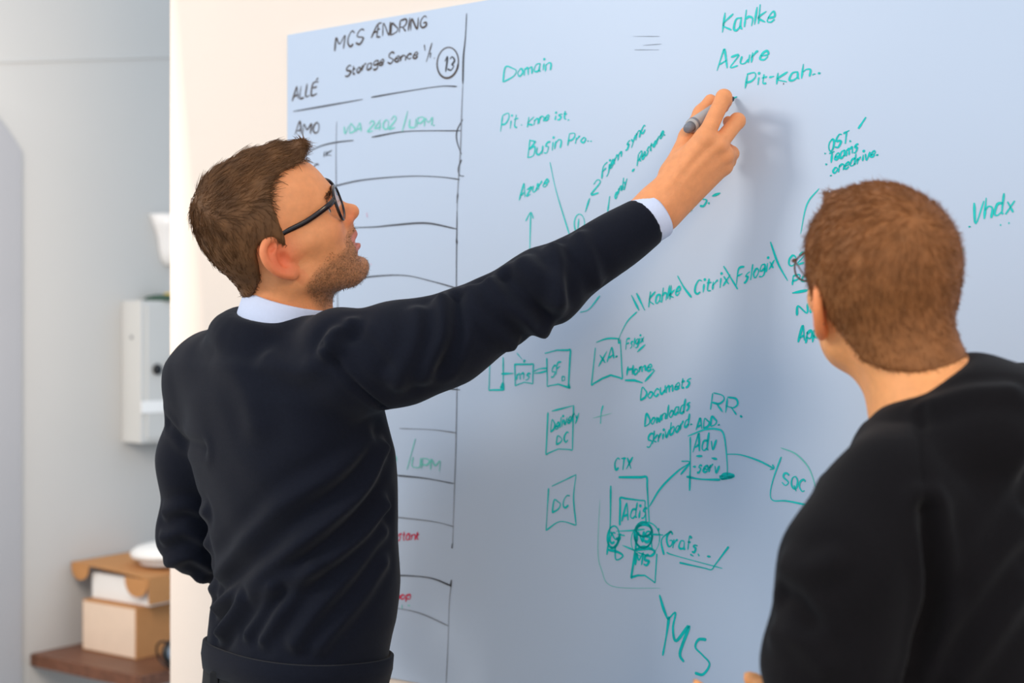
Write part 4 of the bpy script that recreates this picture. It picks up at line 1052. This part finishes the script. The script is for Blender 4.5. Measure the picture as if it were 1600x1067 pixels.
def tuft(f):
    f.cone(H2.w((-.022, 0, -.015)), NB2, .0560, .0565, .03); f.cone(H2.w((-.050, 0, -.030)), NB2-FW2*.012, .0400, .0440, .03)
    for y in np.linspace(-.03, .03, 4): f.chain([H2.w((.05, y, .104)), H2.w((.090, y, .104))], [.014, .006], .01)
HV, HQ = hair_cap(H2, .0045, limit2, (lo, hi), .0032, tuft)
hair2 = mesh_np('hair', HV, HQ, 'hair2', man2)
HN = normals(HV, HQ); l = H2.l(HV); ln = HN @ H2.R
cand = np.nonzero(((l-ctr)*ln).sum(1) > .045)[0]
pick = r.choice(cand, 22000); L = l[pick]; NN = ln[pick]; jit = r.normal(0, .0016, L.shape)
cr2 = np.array([-.066, -.012, .098]); away = L-cr2
swirl = np.cross(NN, away); D = tang(away*1.0+swirl*.55+np.array([[0, 0, -.02]]), NN)
front = np.clip((L[:, [0]]-.01)/.05, 0, 1)*np.clip((L[:, [2]]-.07)/.03, 0, 1); D = D*(1-front)+tang(np.array([[1.0, .2, .2]])+0*L, NN)*front
D = D+NN*.30+r.normal(0, .16, L.shape); D /= np.linalg.norm(D, axis=1)[:, None]
ln_ = np.where(L[:, 2] > .06, .0125, np.where(L[:, 2] > .0, .010, .006))*r.uniform(.7, 1.25, len(pick))
strands('hair_strands', H2.t+(L+jit-NN*.002) @ H2.R.T, D @ H2.R.T, NN @ H2.R.T, ln_, .00030, 'hair2', hair2, 3, .35, .25)
gl2 = empty('glasses', tuple(H2.w((.1, 0, .02)))); setparent(gl2, man2)
spectacles(H2, gl2, 'wire', .0011, .0018, cx=.114, cy=.0380, rw=.0310, rh=.0190)
# --- jersey
zl = lambda py, Y: ZC-Y*(py-533.5)/F
st2 = [(.93, C2[0]+.01, C2[1], .195, .150), (1.05, C2[0]+.01, C2[1], .195, .150), (1.18, C2[0], C2[1], .195, .145), (1.28, C2[0]-.005, C2[1], .195, .135), (1.33, C2[0]-.008, C2[1]-.005, .175, .115), (1.365, C2[0]-.01, C2[1]-.01, .115, .085)]
f = Field(axis_grid(.18, .84, .005), axis_grid(1.30, 1.90, .005), axis_grid(.90, 1.52, .005))
f.stack(st2, LT2, FW2, .01)
f.cone(P(1440, 718, 1.555), SHL2+UZ*.002, .058, .060, .05); f.cone(P(1520, 648, 1.59), SHR2, .058, .066, .05); f.cone(P(1450, 700, 1.555), P(1520, 648, 1.59), .058, .058, .04)
f.chain([SHL2, P(1326, 888, 1.455), P(1298, 1040, 1.45), ELL2, WRL2+(ELL2-WRL2)*.12], [.062, .0670, .0640, .058, .040], .03)
f.chain([SHR2, SHR2*.5+ELR2*.5, ELR2, WRR2], [.074, .068, .058, .042], .03)
ax2 = unit((-.52, .12, .84)); nu2 = unit(np.cross(ax2, (0, 1, 0))); nv2 = np.cross(ax2, nu2); NC2 = P(1452, 634, 1.578)
ringq = np.array([NC2+nu2*.064*math.cos(a)+nv2*.066*math.sin(a) for a in np.linspace(0, 2*math.pi, 49)[:-1]])
for i in range(0, 48, 2):
    for dn, sc, rr in ((.006, 0, .010), (.03, .15, .02), (.055, .3, .03)):
        f.cone(ringq[i]-ax2*dn+sc*(ringq[i]-NC2), ringq[(i+2) % 48]-ax2*dn+sc*(ringq[(i+2) % 48]-NC2), rr, rr, .03)
V, Q = f.mesh(); V = smooth_v(V, Q, 2, .5)
V = folds(V, Q, [([(1449, 800), (1455, 860), (1454, 935), (1437, 1009), (1417, 1066)], -.010, .010), ([(1224, 930), (1245, 940), (1268, 970)], -.0045, .010), ([(1440, 640), (1440, 700), (1448, 790)], -.003, .006),
 ([(1600, 820), (1540, 900), (1480, 980), (1440, 1040)], .006, .014), ([(1600, 700), (1560, 780), (1500, 880)], .004, .016), ([(1600, 920), (1540, 1000), (1500, 1060)], .006, .014), ([(1460, 630), (1520, 615), (1580, 610)], .004, .012),
 ([(1225, 880), (1260, 890), (1300, 880)], .004, .012), ([(1215, 990), (1250, 1000), (1290, 1040)], .005, .012)])
V += normals(V, Q)*(np.sin(V[:, 2]*33+V[:, 0]*25)*np.sin(V[:, 0]*30-V[:, 1]*22)*.0015)[:, None]
js = mesh_np('jersey', V, Q, 'knit2', man2)
V, Fq = tube(ringq, .0060, 10, closed=True); mesh_py('neck_rib', V, Fq, 'knit2', js, True)
f = Field(axis_grid(.20, .84, .010), axis_grid(1.34, 1.88, .010), axis_grid(.03, 1.03, .010))
f.stack([(.80, C2[0], C2[1], .190, .135), (.95, C2[0]+.005, C2[1], .185, .138)], LT2, FW2, .02)
hl = C2+LT2[:2]*.09; hr = C2-LT2[:2]*.09
legs(f, hl, hr, .84, FW2[:2]*0, .09)
V, Q = f.mesh(); mesh_np('trousers', V, Q, 'trousers', man2)
for c in (hl, hr): shoe('shoe', c+FW2[:2]*.03, FW2, man2)
